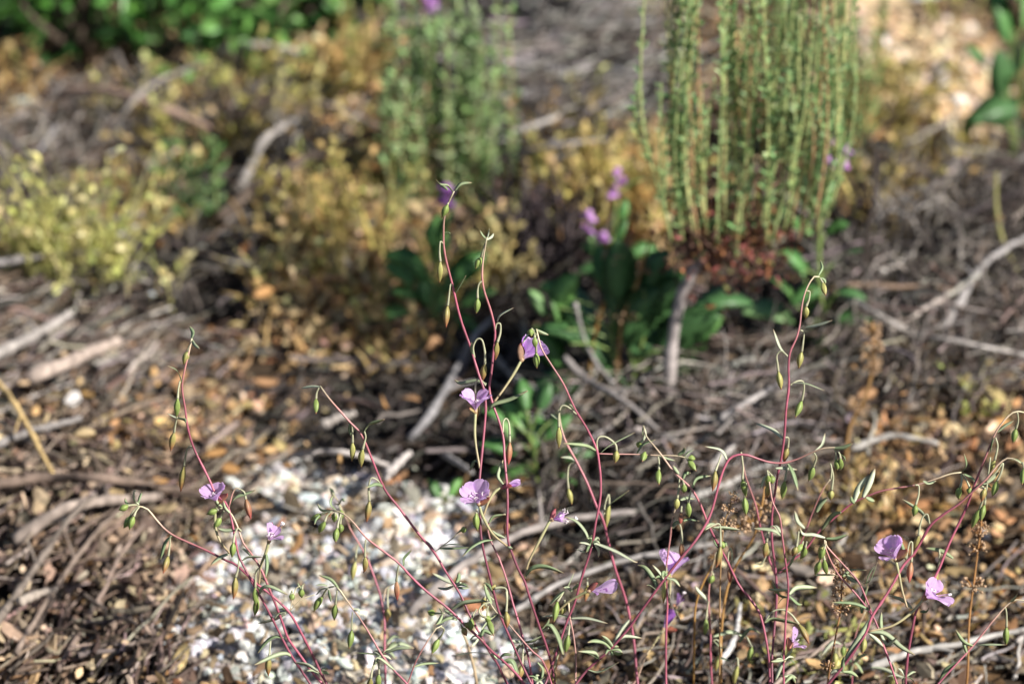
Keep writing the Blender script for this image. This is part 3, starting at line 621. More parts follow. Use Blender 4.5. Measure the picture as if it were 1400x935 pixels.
def wand_plant(label, base, stems, hpx, cols, stemcols, lpx, wpx, dens, name, trunk=None, lean=.035, gap=(0, 0), skew=0, foot=.75):
    """a sub-shrub of many upright leafy wands; base = (px, py, half width px)"""
    P0 = gpt(base[0], base[1]); d = (P0 - C0) @ FW; u = K * d
    if trunk is not None:
        tp = [gpt(*trunk[0][:2]), ] ; d = (tp[0] - C0) @ FW; u = K * d
        path = [tp[0] - np.array([0, 0, .01])] + [at(a, b, d - .012 * i) for i, (a, b) in enumerate(trunk[1:], 1)]
        P0 = path[-1]; rt = root(name, tp[0], label, 'shrub')
        b = Bag(); p = smooth_path(np.array(path), 18); rad = np.linspace(10, 7, 18) * u * (1 + rng.normal(0, .07, 18))
        tube(b, p + rng.normal(0, .0007, p.shape), rad, np.array([.34, .30, .29]) * rng.uniform(.8, 1.15, (18, 1)), 9)
        q = smooth_path(np.array([path[1] * .4 + path[0] * .6 + [-.006, 0, 0], path[0] + [-.018, -.004, .06], path[0] + [-.026, -.004, -.004]]), 9)
        tube(b, q, np.linspace(5, 3, 9) * u, (.30, .25, .24), 7)
        b.build('trunk', M['wood'], rt)
    else:
        rt = root(name, P0, label, 'shrub')
    if trunk is not None: P0 = at(base[0], base[1], d - .06)
    for i in range(stems):
        ox = (i + .5) / stems * 2 - 1 + rng.normal(0, .16); oy = rng.uniform(-.7, .7); B_dz = rng.normal(0, .012)
        B0 = P0 + np.array([ox * base[2] * u * foot, oy * base[2] * u * .5, abs(ox) * base[2] * u * .3 + B_dz if trunk is not None else 0.0])
        if trunk is None: B0[2] = terrain(B0[0], B0[1])
        H = hpx * u * rng.uniform(.45, 1.12) / math.cos(PITCH)
        T = P0 + np.array([ox * base[2] * u + skew * H, oy * base[2] * u * .6 + .05 * H, H]) + rng.normal(0, lean * H, 3) * [1, 1, 0]
        mid = B0 * .6 + T * .4 + np.array([ox * base[2] * u * .16, 0, 0]) + rng.normal(0, .014 * H, 3)
        p = smooth_path(np.array([B0, mid, T]), 20); b = Bag(); sc_ = np.array(stemcols[rng.integers(len(stemcols))])
        tube(b, p, np.linspace(1.8, .9, 20) * u, sc_ * rng.uniform(.8, 1.15, (20, 1)), 5)
        st = b.build('stem', M['stem'], rt)
        side = None
        if rng.uniform() < .65 and name != 'small_green_herb':               # a fork part-way up
            k0 = int(rng.integers(4, 12)); e2 = p[k0] + np.array([rng.normal(0, .07), rng.normal(0, .05), 1]) * H * rng.uniform(.25, .5)
            side = smooth_path(np.array([p[k0], (p[k0] * .5 + e2 * .5) + rng.normal(0, .004, 3), e2]), 20)
            b2 = Bag(); tube(b2, side, np.linspace(1.8, .9, 20) * u, sc_ * rng.uniform(.8, 1.1), 5); b2.build('side_shoot', M['stem'], st)
        f = Bag(); n = int(dens * H / u); t = rng.uniform(gap[0], 1, n) ** .9; idx = np.clip((t * 19).astype(int), 0, 18); fr = (t * 19 - idx)[:, None]
        Q = p[idx] * (1 - fr) + p[idx + 1] * fr
        if side is not None: h = rng.uniform(size=n) < .33; Q[h] = (side[idx] * (1 - fr) + side[idx + 1] * fr)[h]
        D = nrm(rv(n) * [1, 1, .5] + np.array([0, -.1, .75])); Nn = nrm(rv(n) * .8 + S * .9)
        s = lpx * u * rng.uniform(.6, 1.3, n) * (1.15 - .5 * t)
        leaf_cloud(f, Q, D, Nn, s, wpx * u * rng.uniform(.6, 1.3, n), pick(cols, n, jit=.2) * (1.1 - .35 * rng.uniform()))
        f.build('foliage', M['sage'], st)
    return rt
SG = [(.32, .48, .20), (.40, .54, .27), (.24, .38, .15), (.44, .55, .31)]
YG = [(.24, .40, .17), (.31, .46, .21), (.18, .31, .13), (.38, .49, .26)]
wand_plant('bushy grey-green plant with feathery upright stems, no bare trunk', (608, 285, 76), 30, 310, SG, [(.34, .34, .16), (.42, .26, .16), (.30, .36, .18)], 20, 6, .26, 'feathery_shrublet')
rt2 = wand_plant('tall yellow-green shrublet of many straight wands on a bare grey trunk', (1016, 325, 116), 58, 420, YG, [(.60, .58, .25), (.50, .54, .22), (.56, .54, .24), (.36, .44, .18), (.42, .48, .20), (.48, .28, .15)], 14, 4.0, .21, 'wand_shrublet', foot=.9,
                 trunk=[(915, 598), (914, 540), (917, 480), (928, 420), (938, 386), (965, 345)], skew=.0)
def crown_base():
    b = Bag(); n = 800; P0 = wloc(rt2); d = (P0 - C0) @ FW - .05; u = K * d
    Q = at(995, 322, d) + rng.normal(0, 1, (n, 3)) * np.array([48, 40, 36]) * u * .85
    D = nrm(rv(n) + [0, 0, .25]); s = rng.uniform(9, 20, n) * u
    leaf_cloud(b, Q, D, rv(n), s, s * .4, pick([(.17, .055, .05), (.11, .045, .04), (.24, .09, .07), (.09, .05, .035), (.20, .19, .07), (.34, .15, .07)], n, jit=.25))
    for i in range(46):
        a = at(965 + rng.normal(0, 22), 352 + rng.normal(0, 14), d); e = at(985 + rng.normal(0, 42), 300 + rng.normal(0, 30), d) + np.array([0, rng.normal(0, .03), 0])
        tube(b, smooth_path(np.array([a, (a + e) / 2 + rng.normal(0, .008, 3), e]), 7), np.linspace(2.4, 1, 7) * u, (.16, .09, .07), 5)
    b.build('dead_lower_leaves', M['litter'], rt2)
crown_base()
wand_plant('second green wand shrublet rising behind the pink pea flowers', (1120, 250, 66), 22, 310, [(.23, .36, .14), (.29, .41, .17), (.18, .28, .11)], [(.30, .34, .12), (.42, .26, .12)], 13, 5, .45, 'wand_shrublet')
wand_plant('small low green plant with narrow leaves beside the dark branch', (272, 318, 40), 7, 130, [(.16, .28, .10), (.20, .33, .13), (.12, .22, .08)], [(.25, .32, .13)], 30, 7, .16, 'small_green_herb')
wand_plant('sparse green plant with thin stems beside the feathery one', (675, 190, 22), 5, 150, [(.14, .27, .08), (.2, .3, .1)], [(.32, .22, .1)], 20, 6, .14, 'small_green_herb')
wand_plant('sparse yellow-green plant among the tan dry stalks', (490, 130, 26), 6, 130, [(.30, .34, .12), (.24, .32, .10)], [(.36, .3, .12)], 16, 6, .2, 'small_green_herb')

def herb(label, base, leaves, cols, stems, name='broadleaf_herb', flowers=(), hgt=.02):
    """broad leaves traced one by one: each leaf (px, py, length px, screen angle, colour index)"""
    P0 = gpt(*base); d0 = (P0 - C0) @ FW; u = K * d0; rt = root(name, P0, label, 'herb')
    b = Bag(); SP = [P0]
    for s in stems:
        q = pts(s); p = np.array([at(x, y, d0 - .0002 * (base[1] - y)) for x, y in q]); p[0] = P0 if abs(q[0][1] - base[1]) < 30 else p[0]
        sp = smooth_path(p, 14); SP.extend(sp[2:-2]); tube(b, sp, np.linspace(3.0, 1.6, 14) * u, (.20, .28, .08), 6)
    for (x, y, L, a, ci) in leaves:
        B0 = at(x, y, d0 - .0002 * (base[1] - y) + rng.normal(0, .012)); sp = np.array(SP); dd = np.linalg.norm(sp - (B0 - [0, 0, .02]), axis=1) + np.where(sp[:, 2] > B0[2] - .004, .05, 0); A0 = sp[dd.argmin()]; q = (A0 + B0) / 2 + np.array([0, 0, .004])
        tube(b, smooth_path(np.array([A0, q, B0]), 8), np.linspace(2, 1.5, 8) * u, (.18, .26, .08), 5)
    b.build('stem', M['stem'], rt)
    for (x, y, L, a, ci) in leaves:
        B0 = at(x, y, d0 - .0002 * (base[1] - y)); A = R(a)
        D = nrm(V3(math.cos(A), math.sin(A), rng.normal(.15, .3))); l = L * u * 1.18
        path = np.array([B0, B0 + D * l * .5 + np.array([0, 0, .06 * l]), B0 + D * l - np.array([0, 0, .10 * l])])
        lb = Bag(); face = nrm(np.array([.25, -.45, .8]) + rng.normal(0, .3, 3))
        c = np.array(cols[ci]) * rng.uniform(.85, 1.15)
        wv = rng.uniform(0, 6)
        blade(lb, path, l * rng.uniform(.55, .7), c, face, fold=rng.uniform(.05, .3), thick=.0003, n=18, prof=lambda t: np.clip(np.sin(np.pi * np.clip(t * .97 + .02, 0, 1)) ** .65 * (1 - .25 * t) * (1 + .10 * np.sin(t * 46 + wv)), .03, 1))
        lb.build('leaf', M['green'], rt)
    for (x, y, s) in flowers:
        fb = Bag(); Q = at(x, y, d0 - .0002 * (base[1] - y) - .005)
        for k in range(5):
            D = nrm(rv(1)[0] * .9 + V3(.2, .3, .5)); path = np.array([Q, Q + D * s * u * .5, Q + D * s * u * .85 + rng.normal(0, .001, 3)])
            blade(fb, path, s * u * .75, np.array([(.66, .38, .72), (.72, .46, .78), (.54, .28, .62)][k % 3]), nrm(rng.normal(size=3) + V3(0, .3, 1)), n=7, fold=.3)
        fb.build('blossom', M['petal'], rt)
    return rt
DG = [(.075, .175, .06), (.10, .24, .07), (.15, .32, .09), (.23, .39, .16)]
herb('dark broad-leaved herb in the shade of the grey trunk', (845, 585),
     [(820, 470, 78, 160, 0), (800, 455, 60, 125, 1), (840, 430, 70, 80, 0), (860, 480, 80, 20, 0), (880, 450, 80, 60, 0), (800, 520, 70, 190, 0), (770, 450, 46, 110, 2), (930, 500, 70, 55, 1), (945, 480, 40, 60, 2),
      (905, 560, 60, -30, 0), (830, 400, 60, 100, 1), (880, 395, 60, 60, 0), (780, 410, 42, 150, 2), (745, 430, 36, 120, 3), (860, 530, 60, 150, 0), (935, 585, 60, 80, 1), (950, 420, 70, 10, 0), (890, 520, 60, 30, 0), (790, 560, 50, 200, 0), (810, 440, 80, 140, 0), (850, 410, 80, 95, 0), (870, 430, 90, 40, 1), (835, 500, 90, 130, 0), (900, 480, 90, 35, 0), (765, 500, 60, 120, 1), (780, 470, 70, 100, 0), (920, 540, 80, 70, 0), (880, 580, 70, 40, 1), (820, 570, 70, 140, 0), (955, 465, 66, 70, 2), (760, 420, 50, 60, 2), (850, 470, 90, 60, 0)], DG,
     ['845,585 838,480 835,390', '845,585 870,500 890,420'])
herb('pea plant with purple blossoms before the golden tuft', (838, 420), [(840, 330, 34, 60, 1), (826, 350, 30, 150, 2), (850, 300, 26, 80, 1), (815, 340, 26, 120, 3), (860, 350, 36, 20, 1), (838, 375, 40, 170, 0), (880, 245, 32, -30, 0)], DG,
     ['838,420 834,350 842,290 842,240', '838,420 818,350 806,300'], 'pea_plant', [(841, 238, 13), (848, 250, 15), (836, 266, 13), (804, 297, 14), (804, 314, 15), (822, 328, 15)])
herb('green pea plant with bright purple blossoms beside the burnt stick', (1126, 500), [(1105, 275, 44, 110, 3), (1118, 285, 40, 60, 2), (1110, 320, 36, 150, 2), (1130, 320, 30, 30, 1), (1100, 370, 40, 140, 1), (1140, 360, 40, 30, 0), (1125, 395, 40, 200, 1), (1145, 400, 34, -10, 0)], DG,
     ['1126,500 1124,430 1120,350 1124,280 1136,200'], 'pea_plant', [(1126, 226, 15), (1122, 236, 14), (1134, 222, 14), (1154, 210, 16), (1140, 192, 12), (1152, 228, 12)])
herb('broad toothed green leaves lit by the sun below the pea plant', (1110, 470), [(1085, 440, 62, 165, 3), (1075, 455, 46, 205, 3), (1090, 420, 50, 130, 2), (1105, 425, 44, 70, 1), (1125, 420, 56, 20, 0), (1135, 440, 50, 5, 0), (1110, 450, 50, -60, 1), (1155, 480, 34, 40, 2), (1100, 380, 36, 110, 2)], DG, ['1110,470 1106,440 1104,410'])
herb('dark green leafy herb under the feathery plant', (596, 470), [(590, 420, 44, 110, 1), (575, 410, 40, 160, 2), (610, 400, 44, 60, 1), (600, 360, 50, 90, 2), (585, 385, 40, 130, 1), (620, 350, 50, 20, 0), (570, 440, 38, 200, 2), (610, 440, 40, -10, 1), (580, 345, 36, 120, 1), (605, 325, 40, 70, 0), (590, 455, 34, 230, 3), (575, 475, 34, 50, 3), (565, 390, 46, 140, 2), (625, 385, 50, 50, 1), (600, 430, 50, 100, 2), (580, 365, 50, 160, 1), (630, 420, 46, 30, 2), (560, 425, 44, 190, 1), (592, 340, 44, 80, 2)], DG,
     ['596,470 592,400 600,340'], flowers=[(606, 262, 20), (607, 280, 20)])
herb('fresh green herb low between the pink stems', (735, 665), [(730, 610, 50, 80, 1), (715, 590, 46, 120, 2), (745, 600, 44, 45, 1), (705, 620, 44, 160, 1), (760, 625, 44, 10, 0), (725, 640, 44, 200, 2), (750, 645, 40, -20, 1), (720, 560, 40, 100, 1), (738, 560, 36, 70, 0), (712, 648, 36, 170, 2), (690, 575, 30, 150, 1), (755, 575, 34, 50, 0), (700, 600, 34, 120, 3)], DG, ['735,665 728,610 720,560'])
herb('dark green plant with large hanging leaves beside the sand', (1385, 215), [(1370, 130, 60, 100, 0), (1390, 100, 70, 60, 1), (1352, 110, 40, -60, 2), (1395, 150, 70, 190, 0), (1380, 60, 60, 110, 1), (1400, 40, 60, 80, 2), (1350, 150, 40, 220, 1), (1395, 190, 50, 30, 0), (1375, 175, 50, 170, 0), (1345, 90, 34, 130, 1), (1370, 30, 50, 100, 1), (1398, 10, 50, 130, 2)], DG, ['1385,215 1380,120 1385,40', '1385,215 1395,130 1400,60'])
herb('small green sprout between gravel and red stems', (610, 690), [(600, 680, 26, 120, 1), (615, 678, 26, 60, 2), (605, 690, 24, 180, 2), (622, 690, 24, 0, 1)], DG, ['610,690 608,684 607,678'])
herb('single purple blossom high above the feathery plant', (592, 200), [(590, 60, 26, 110, 3), (595, 40, 24, 60, 2)], DG, ['592,200 590,100 592,25'], 'pea_plant', [(590, 4, 18), (594, 14, 20), (588, 18, 16)])

def charred():
    P0 = gpt(742, 385); d = (P0 - C0) @ FW; u = K * d; rt = root('charred_clump', P0, 'black burnt clump of crinkled twigs between golden tuft and tall stems', 'burnt shrub')
    b = Bag()
    for i in range(90):
        a = P0 + np.array([rng.normal(0, 14) * u, rng.normal(0, 10) * u, -.002]); e = at(742 + rng.normal(0, 44), 305 + rng.normal(0, 44), d) + np.array([0, rng.normal(0, .025), 0])
        m = (a + e) / 2 + rng.normal(0, .012, 3)
        tube(b, smooth_path(np.array([a, m, e]), 9) + rng.normal(0, .0015, (9, 3)), np.linspace(3.2, 1.4, 9) * u, np.array([.05, .04, .042]) * rng.uniform(.6, 2.0), 5)
    b.build('branch', M['wood'], rt)
    f = Bag(); n = 260; Q = at(742, 305, d) + rng.normal(0, 1, (n, 3)) * np.array([36, 30, 36]) * u; Q[:, 2] = np.maximum(Q[:, 2], .004); s = rng.uniform(7, 16, n) * u
    leaf_cloud(f, Q, rv(n), rv(n), s, s * .55, pick([(.045, .035, .04), (.08, .06, .06), (.03, .025, .025), (.12, .08, .075)], n))
    f.build('foliage', M['litter'], rt)
charred()

# ---------------------------------------------------------------- dry stalks with whorls
def stalk(label, path, wpx, whorls, col, dz=None, ground=True, name='dry_stalk', loose=1.0):
    q = pts(path)
    if dz is None: Pb = gpt(*q[-1]); d = (Pb - C0) @ FW; P = [at(x, y, d - .00012 * (q[-1][1] - y)) for x, y in q]; P[-1] = Pb
    else:
        d = FOCUS + dz; P = [at(x, y, d) for x, y in q]
        if ground: e = P[-1] + np.array([0, .03, 0]); e[2] = terrain(e[0], e[1]) - .004; P.append(e)
    P = np.array(P); u = K * d; rt = root(name, P[-1], label, 'dry stalk')
    b = Bag(); n = 30; p = smooth_path(P, n); tube(b, p, np.linspace(wpx * .3, wpx * .5, n) * u, np.array(col) * rng.uniform(.85, 1.12, (n, 1)), 7)
    b.build('stalk', M['dry'], rt)
    for (x, y, s) in whorls:
        Q = at(x, y, d if dz is not None else d - .00012 * (q[-1][1] - y)); wb = Bag(); m = 26
        a = rng.uniform(0, 6.28, m); Dv = nrm(np.stack([np.cos(a), np.sin(a), rng.uniform(-.25, .9, m)], 1)); St = Q + Dv * (s * .12 * u)
        for k in range(m):
            L = s * .5 * u * rng.uniform(.6, 1.05); e = St[k] + Dv[k] * L * loose
            tube(wb, np.array([St[k], (St[k] + e) / 2 + [0, 0, .1 * L], e]), [.7 * u * s / 24, .5 * u * s / 24, .4 * u * s / 24], np.array(col) * .9, 4)
            tube(wb, np.array([e - Dv[k] * s * .09 * u, e, e + Dv[k] * s * .10 * u]), [.4 * u * s / 24, 2.4 * u * s / 24, .8 * u * s / 24], np.array([.55, .38, .24]) * rng.uniform(.7, 1.2), 5)
        wb.build('seed_whorl', M['dry'], rt)
BR = (.40, .22, .08)
stalk('dried brown seed stalk with tight stacked whorls on the dark tangle', '1193,440 1193,500 1181,548 1165,575 1158,610 1156,690', 6, [(1191, 455, 26), (1193, 473, 24), (1190, 490, 26), (1190, 505, 22), (1172, 555, 24)], (.42, .25, .10), None)
stalk('tallest orange dry stalk in front of the dark herb', '872,262 862,300 845,350 830,400 815,450 806,510 800,592', 5, [(838, 352, 22), (866, 300, 16)], (.42, .24, .07), None)
stalk('orange dry stalk with knobbly joint beside grey trunk', '888,330 870,390 852,432 846,480 842,540 836,600', 6, [(853, 432, 24), (848, 500, 14), (841, 545, 18), (880, 372, 16)], (.44, .25, .09), None)
stalk('short pale dry stalk crossing behind the orange ones', '822,510 812,530 800,560', 7, [(838, 560, 18)], (.5, .4, .26), None)
stalk('thin orange dry stalk in front of the pea blossoms', '856,335 855,370 853,430 850,470', 4, [(856, 348, 14)], (.38, .22, .07), None)
stalk('yellow-green leaning stalk at the edge of the dark tangle', '1362,236 1362,280 1368,320 1385,362 1420,420', 8, [(1366, 300, 12)], (.42, .40, .16), None)
stalk('dried stalk with three airy whorls beside the last red stem', '1342,690 1341,724 1337,752 1331,800 1325,850 1321,940', 4, [(1341, 722, 17), (1339, 731, 19), (1336, 752, 21), (1330, 803, 26)], (.46, .24, .09), .10)
stalk('dried stalk with open whorls between the crossing red stems', '1153,775 1151,800 1149,835 1142,872 1131,938', 3.5, [(1149, 779, 22), (1151, 792, 18), (1147, 809, 16), (1149, 833, 23), (1131, 911, 18)], (.42, .22, .09), .03)
stalk('small dried seed head with pale beads below the hanging buds', '1000,680 997,697 990,715 986,760 984,830 983,940', 3, [(1002, 676, 11), (1005, 684, 11), (997, 697, 17), (992, 720, 22)], (.42, .26, .12), .05)
stalk('blurred dry seed head behind the pink forked stems', '1046,665 1040,700 1030,735 1005,775 992,815 986,870 985,940', 4.5, [(1043, 694, 24), (1030, 717, 32), (1012, 722, 26)], (.46, .26, .09), .14)
stalk('bare orange stalk behind the blurred lilac flower', '978,765 960,800 951,830 949,880 948,940', 4, [(975, 764, 12)], (.48, .27, .08), .12)
stalk('blurred pale straw standing behind the fallen bud cluster', '632,862 642,890 652,938', 6, [], (.5, .38, .24), .13)

# ---------------------------------------------------------------- bare dead brush
def brush(label, px, py, n, hpx, spread, cols, lean=(0, 0), wpx=4.5):
    P0 = gpt(px, py); d = (P0 - C0) @ FW; u = K * d; rt = root('dead_brush', P0, label, 'dead shrub', 'dead brush on the slope')
    for i in range(int(n * 1.25)):
        b = Bag(); a = rng.uniform(0, 6.28); B0 = P0 + np.array([math.cos(a), math.sin(a) * .7, 0]) * rng.uniform(0, .9) * spread * u; B0[2] = terrain(B0[0], B0[1]) - .003
        H = 2.0 * hpx * u * rng.uniform(.35, 1.1); D = nrm(np.array([lean[0] + rng.normal(0, .6), lean[1] + rng.normal(0, .35), 1.0])); E = B0 + D * H; E[2] -= rng.uniform(0, .3) * H
        m = B0 * .45 + E * .55 + np.array([0, 0, .16 * H]) + rng.normal(0, .05 * H, 3)
        p = smooth_path(np.array([B0, m, E]), 14) + rng.normal(0, .012 * H, (14, 3)); c = np.array(cols[rng.integers(len(cols))]) * rng.uniform(.7, 1.3)
        w = wpx * .5 * u * rng.uniform(.55, 1.3); tube(b, p, np.linspace(w, w * .35, 14), c, 6)
        for k in range(rng.integers(2, 6)):
            j = int(rng.integers(4, 13)); e = p[j] + nrm(nrm(p[j] - p[j - 1]) + rng.normal(0, .7, 3)) * H * rng.uniform(.12, .4)
            q = smooth_path(np.array([p[j], (p[j] + e) / 2 + rng.normal(0, .02 * H, 3), e]), 6); tube(b, q, np.linspace(w * .5, w * .22, 6), c * rng.uniform(.8, 1.2), 5)
        b.build('branch', M['wood'], rt)
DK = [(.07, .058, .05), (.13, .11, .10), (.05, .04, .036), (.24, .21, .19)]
MG = [(.28, .25, .22), (.38, .345, .32), (.16, .135, .12), (.07, .058, .05)]
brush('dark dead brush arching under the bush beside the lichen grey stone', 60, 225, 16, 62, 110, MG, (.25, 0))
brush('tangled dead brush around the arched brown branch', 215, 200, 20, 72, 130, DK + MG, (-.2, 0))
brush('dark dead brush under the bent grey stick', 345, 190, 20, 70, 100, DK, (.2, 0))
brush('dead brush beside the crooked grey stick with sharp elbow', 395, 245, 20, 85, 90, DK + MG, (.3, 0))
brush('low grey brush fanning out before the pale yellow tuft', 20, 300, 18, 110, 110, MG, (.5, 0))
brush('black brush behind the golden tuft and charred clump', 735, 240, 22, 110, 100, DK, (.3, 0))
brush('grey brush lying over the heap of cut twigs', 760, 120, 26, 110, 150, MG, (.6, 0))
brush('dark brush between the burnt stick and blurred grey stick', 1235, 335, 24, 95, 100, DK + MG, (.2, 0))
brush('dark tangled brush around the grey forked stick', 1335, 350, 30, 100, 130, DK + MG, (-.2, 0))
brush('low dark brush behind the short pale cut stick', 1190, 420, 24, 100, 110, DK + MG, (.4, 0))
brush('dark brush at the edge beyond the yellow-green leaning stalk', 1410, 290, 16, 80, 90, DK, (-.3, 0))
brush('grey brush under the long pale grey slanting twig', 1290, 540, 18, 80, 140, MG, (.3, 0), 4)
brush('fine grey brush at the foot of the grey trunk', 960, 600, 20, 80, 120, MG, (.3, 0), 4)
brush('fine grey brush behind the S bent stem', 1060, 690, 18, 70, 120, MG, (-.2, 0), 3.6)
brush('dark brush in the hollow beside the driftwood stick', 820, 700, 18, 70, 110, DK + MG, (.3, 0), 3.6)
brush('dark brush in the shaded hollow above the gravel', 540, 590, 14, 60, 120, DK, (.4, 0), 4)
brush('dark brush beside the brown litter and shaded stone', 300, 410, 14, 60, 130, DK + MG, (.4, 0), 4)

brush('thin dark brush filling the gap beside the dried stalk with tight whorls', 1120, 560, 26, 75, 150, DK + MG, (.3, 0), 3.6)
brush('grey brush leaning over the far twigs above the yellow-green stalk', 1290, 430, 26, 85, 150, MG + DK, (.2, 0), 4)
brush('grey thin brush between the weathered wood and the yellow tuft', 150, 430, 22, 60, 160, MG + DK, (.5, 0), 4)
brush('low grey brush on the rim beyond the golden tufts', 560, 60, 20, 70, 130, MG, (.4, 0), 4)

# ================================================================ the red-stemmed wildflowers in focus
LEAFC = [(.40, .46, .29), (.31, .38, .21), (.24, .32, .17), (.50, .54, .39)]
BUDC = {'g': ((.30, .40, .11), (.26, .34, .10)), 'y': ((.48, .47, .16), (.42, .36, .12)), 'o': ((.40, .35, .12), (.42, .17, .08)), 'r': ((.45, .24, .13), (.48, .10, .09))}
class Wild:
    """one plant: traced stems, drooping buds on hooked pedicels, narrow leaves and flowers, each with its own depth"""
    def __init__(s, label, dz, rootpx, seed, group='red-stemmed wildflowers'):
        s.g = np.random.default_rng(seed); s.dz = dz; s.ph = s.g.uniform(0, 6.28); s.rx = rootpx
        e = at(rootpx, 985, s.depth(rootpx, 985)); z = terrain(e[0], e[1] + .03)
        s.base = np.array([e[0], e[1] + .03, z - .006])
        s.rt = root('wildflower_plant', s.base, label, 'wildflower', group)
    def depth(s, x, y):
        return FOCUS + s.dz + .014 * math.sin(x * .017 + s.ph) * math.cos(y * .011 + s.ph * 2) + .00005 * (y - 620)
    def P(s, x, y, o=0.0): return at(x, y, s.depth(x, y) + o)
    def stem(s, path, w0=2.6, w1=4.2, tip=1.0, o=0.0, red=1.0, name='stem'):
        """path from the tip downwards; runs on into the ground when it leaves the frame"""
        q = pts(path); L = [s.P(x, y, o) for x, y in q]; ground = q[-1][1] > 915
        if ground:
            x, y = q[-1]; dx, dy = q[-1] - q[-2]; k = 34 / max(abs(dy), 4)
            L.append(s.P(x + np.clip(dx * k, -25, 25), y + 34, o)); L.append((L[-1] + s.base) / 2 + s.g.normal(0, .004, 3)); L.append(s.base + s.g.normal(0, .002, 3) * [1, 1, 0])
        n = len(L) * 4 + 6; p = smooth_path(np.array(L), n)
        seg = np.concatenate([[0], np.cumsum(np.linalg.norm(np.diff(p, axis=0), axis=1))]) / PX
        r = (w0 * .80 + (w1 * .77 - w0 * .80) * np.clip(seg / 190, 0, 1) ** .7) * .5 * PX * (1 + s.g.normal(0, .04, n) + .22 * np.exp(-((seg + s.g.uniform(0, 40)) % 58 - 29) ** 2 / 10))
        p = p + (np.sin(seg / 13 + s.ph)[:, None] * RT + np.cos(seg / 17)[:, None] * UP) * .35 * PX
        A, B_, Cc, Dd = np.array([.50, .46, .30]), np.array([.48, .24, .21]), np.array([.36, .095, .14]), np.array([.16, .045, .07])
        t = seg[:, None]; a = np.clip(t / (70 * tip + 1), 0, 1); b = np.clip((t - 40 * tip) / 110, 0, 1); c = np.clip((t - 250) / 260, 0, 1) * .75
        col = (A * (1 - a) + B_ * a); col = col * (1 - b) + (Cc * red + A * (1 - red)) * b; col = col * (1 - c) + Dd * c
        col = col * np.clip(1 + .30 * np.sin(seg / 21 + s.ph)[:, None] * np.sin(seg / 47 + 1)[:, None], .6, 1.4)
        b = Bag(); tube(b, p, r, col, 8); s.last = b.build(name, M['stem'], s.rt); return s.last
    def bud(s, spec, kind='g', w=8.4, o=None):
        """'pedicel points|tip'"""
        a, tip = spec.split('|'); q = pts(a); e = pts(tip)[0]; o = s.g.normal(0, .004) if o is None else o
        L = [s.P(x, y, o * i / max(len(q) - 1, 1)) for i, (x, y) in enumerate(q)]; E = s.P(e[0], e[1], o + s.g.normal(0, .003)); T0 = L[-1]
        b = Bag()
        if len(L) > 1:
            p = smooth_path(np.array(L), 5 * len(L)); n = len(p); t = np.linspace(0, 1, n)
            r = PX * (1.15 + .75 * np.clip((t - .45) / .5, 0, 1)); c = np.array([.46, .46, .30]) * (1 - .0 * t[:, None])
            k = np.clip((t - .55) / .45, 0, 1)[:, None] * s.g.uniform(0, .75); c = c * (1 - k) + np.array([.33, .30, .20]) * k
            tube(b, p, r, c, 7)
        n = 14; t = np.linspace(0, 1, n)
        side = nrm(np.cross(E - T0, FW)); p = T0 + (E - T0) * t[:, None] + side * (np.sin(t * np.pi) * PX * s.g.normal(0, .7))[:, None]
        pr = np.sin(np.pi * np.clip(t, 0, 1) ** .82) ** .85; pr = np.maximum(pr, .10 + .22 * (1 - t)); pr[-1] = .05
        pr = np.where(t > .8, pr * .85 + .02, pr)
        c0, c1 = (np.array(x) for x in BUDC[kind]); f = s.g.uniform(.85, 1.15)
        m = np.clip((t - .35) / .55, 0, 1)[:, None]; col = (c0 * (1 - m) + c1 * m) * f
        m = np.clip((t - .88) / .1, 0, 1)[:, None]; col = col * (1 - m) + np.array([.42, .12, .09]) * m
        N0 = b.n; k = 12; tube(b, p, pr * w * .5 * PX, col, k)
        V = b.v[-1].reshape(n, k, 3); V2 = p[:, None, :] + (V - p[:, None, :]) * (1 + .10 * np.cos(4 * np.linspace(0, 2 * np.pi, k, endpoint=False)))[None, :, None]; b.v[-1] = V2.reshape(-1, 3)
        cc = b.c[-1].reshape(n, k, 3); cc *= (1 - .22 * (np.cos(4 * np.linspace(0, 2 * np.pi, k, endpoint=False)) < -.3))[None, :, None]; b.c[-1] = cc.reshape(-1, 3)
        b.build('flower_bud', M['bud'], s.rt)
    def leaf(s, path, w=5.0, ci=None, o=None, dark=1.0):
        q = pts(path); o = s.g.normal(0, .009) if o is None else o; n = len(q)
        L = np.array([s.P(x, y, o * i / max(n - 1, 1)) for i, (x, y) in enumerate(q)])
        b = Bag(); ci = s.g.integers(0, 4) if ci is None else ci
        face = nrm(-FW * s.g.uniform(.3, 1) + np.array([0, 0, 1]) * s.g.uniform(-.2, 1) + s.g.normal(0, .35, 3))
        blade(b, L, w * 1.12 * PX, np.array(LEAFC[ci]) * s.g.uniform(.85, 1.12) * dark, face, fold=s.g.uniform(.15, .5), n=7 * n, tipcol=(.36, .26, .16))
        b.build('leaf', M['leaf'], s.rt)
    def node(s, x, y, n=4, L=16, w=3.8, o=0.0):
        for i in range(n):
            a = 2 * np.pi * (i + s.g.uniform(0, .7)) / n; l = L * s.g.uniform(.6, 1.2); dx, dy = math.cos(a) * l, math.sin(a) * l * .75
            s.leaf(f'{x},{y} {x + dx * .5 + s.g.normal(0, 1.5):.1f},{y + dy * .5 - 2:.1f} {x + dx:.1f},{y + dy + 1:.1f}', w, o=s.g.normal(0, .006))
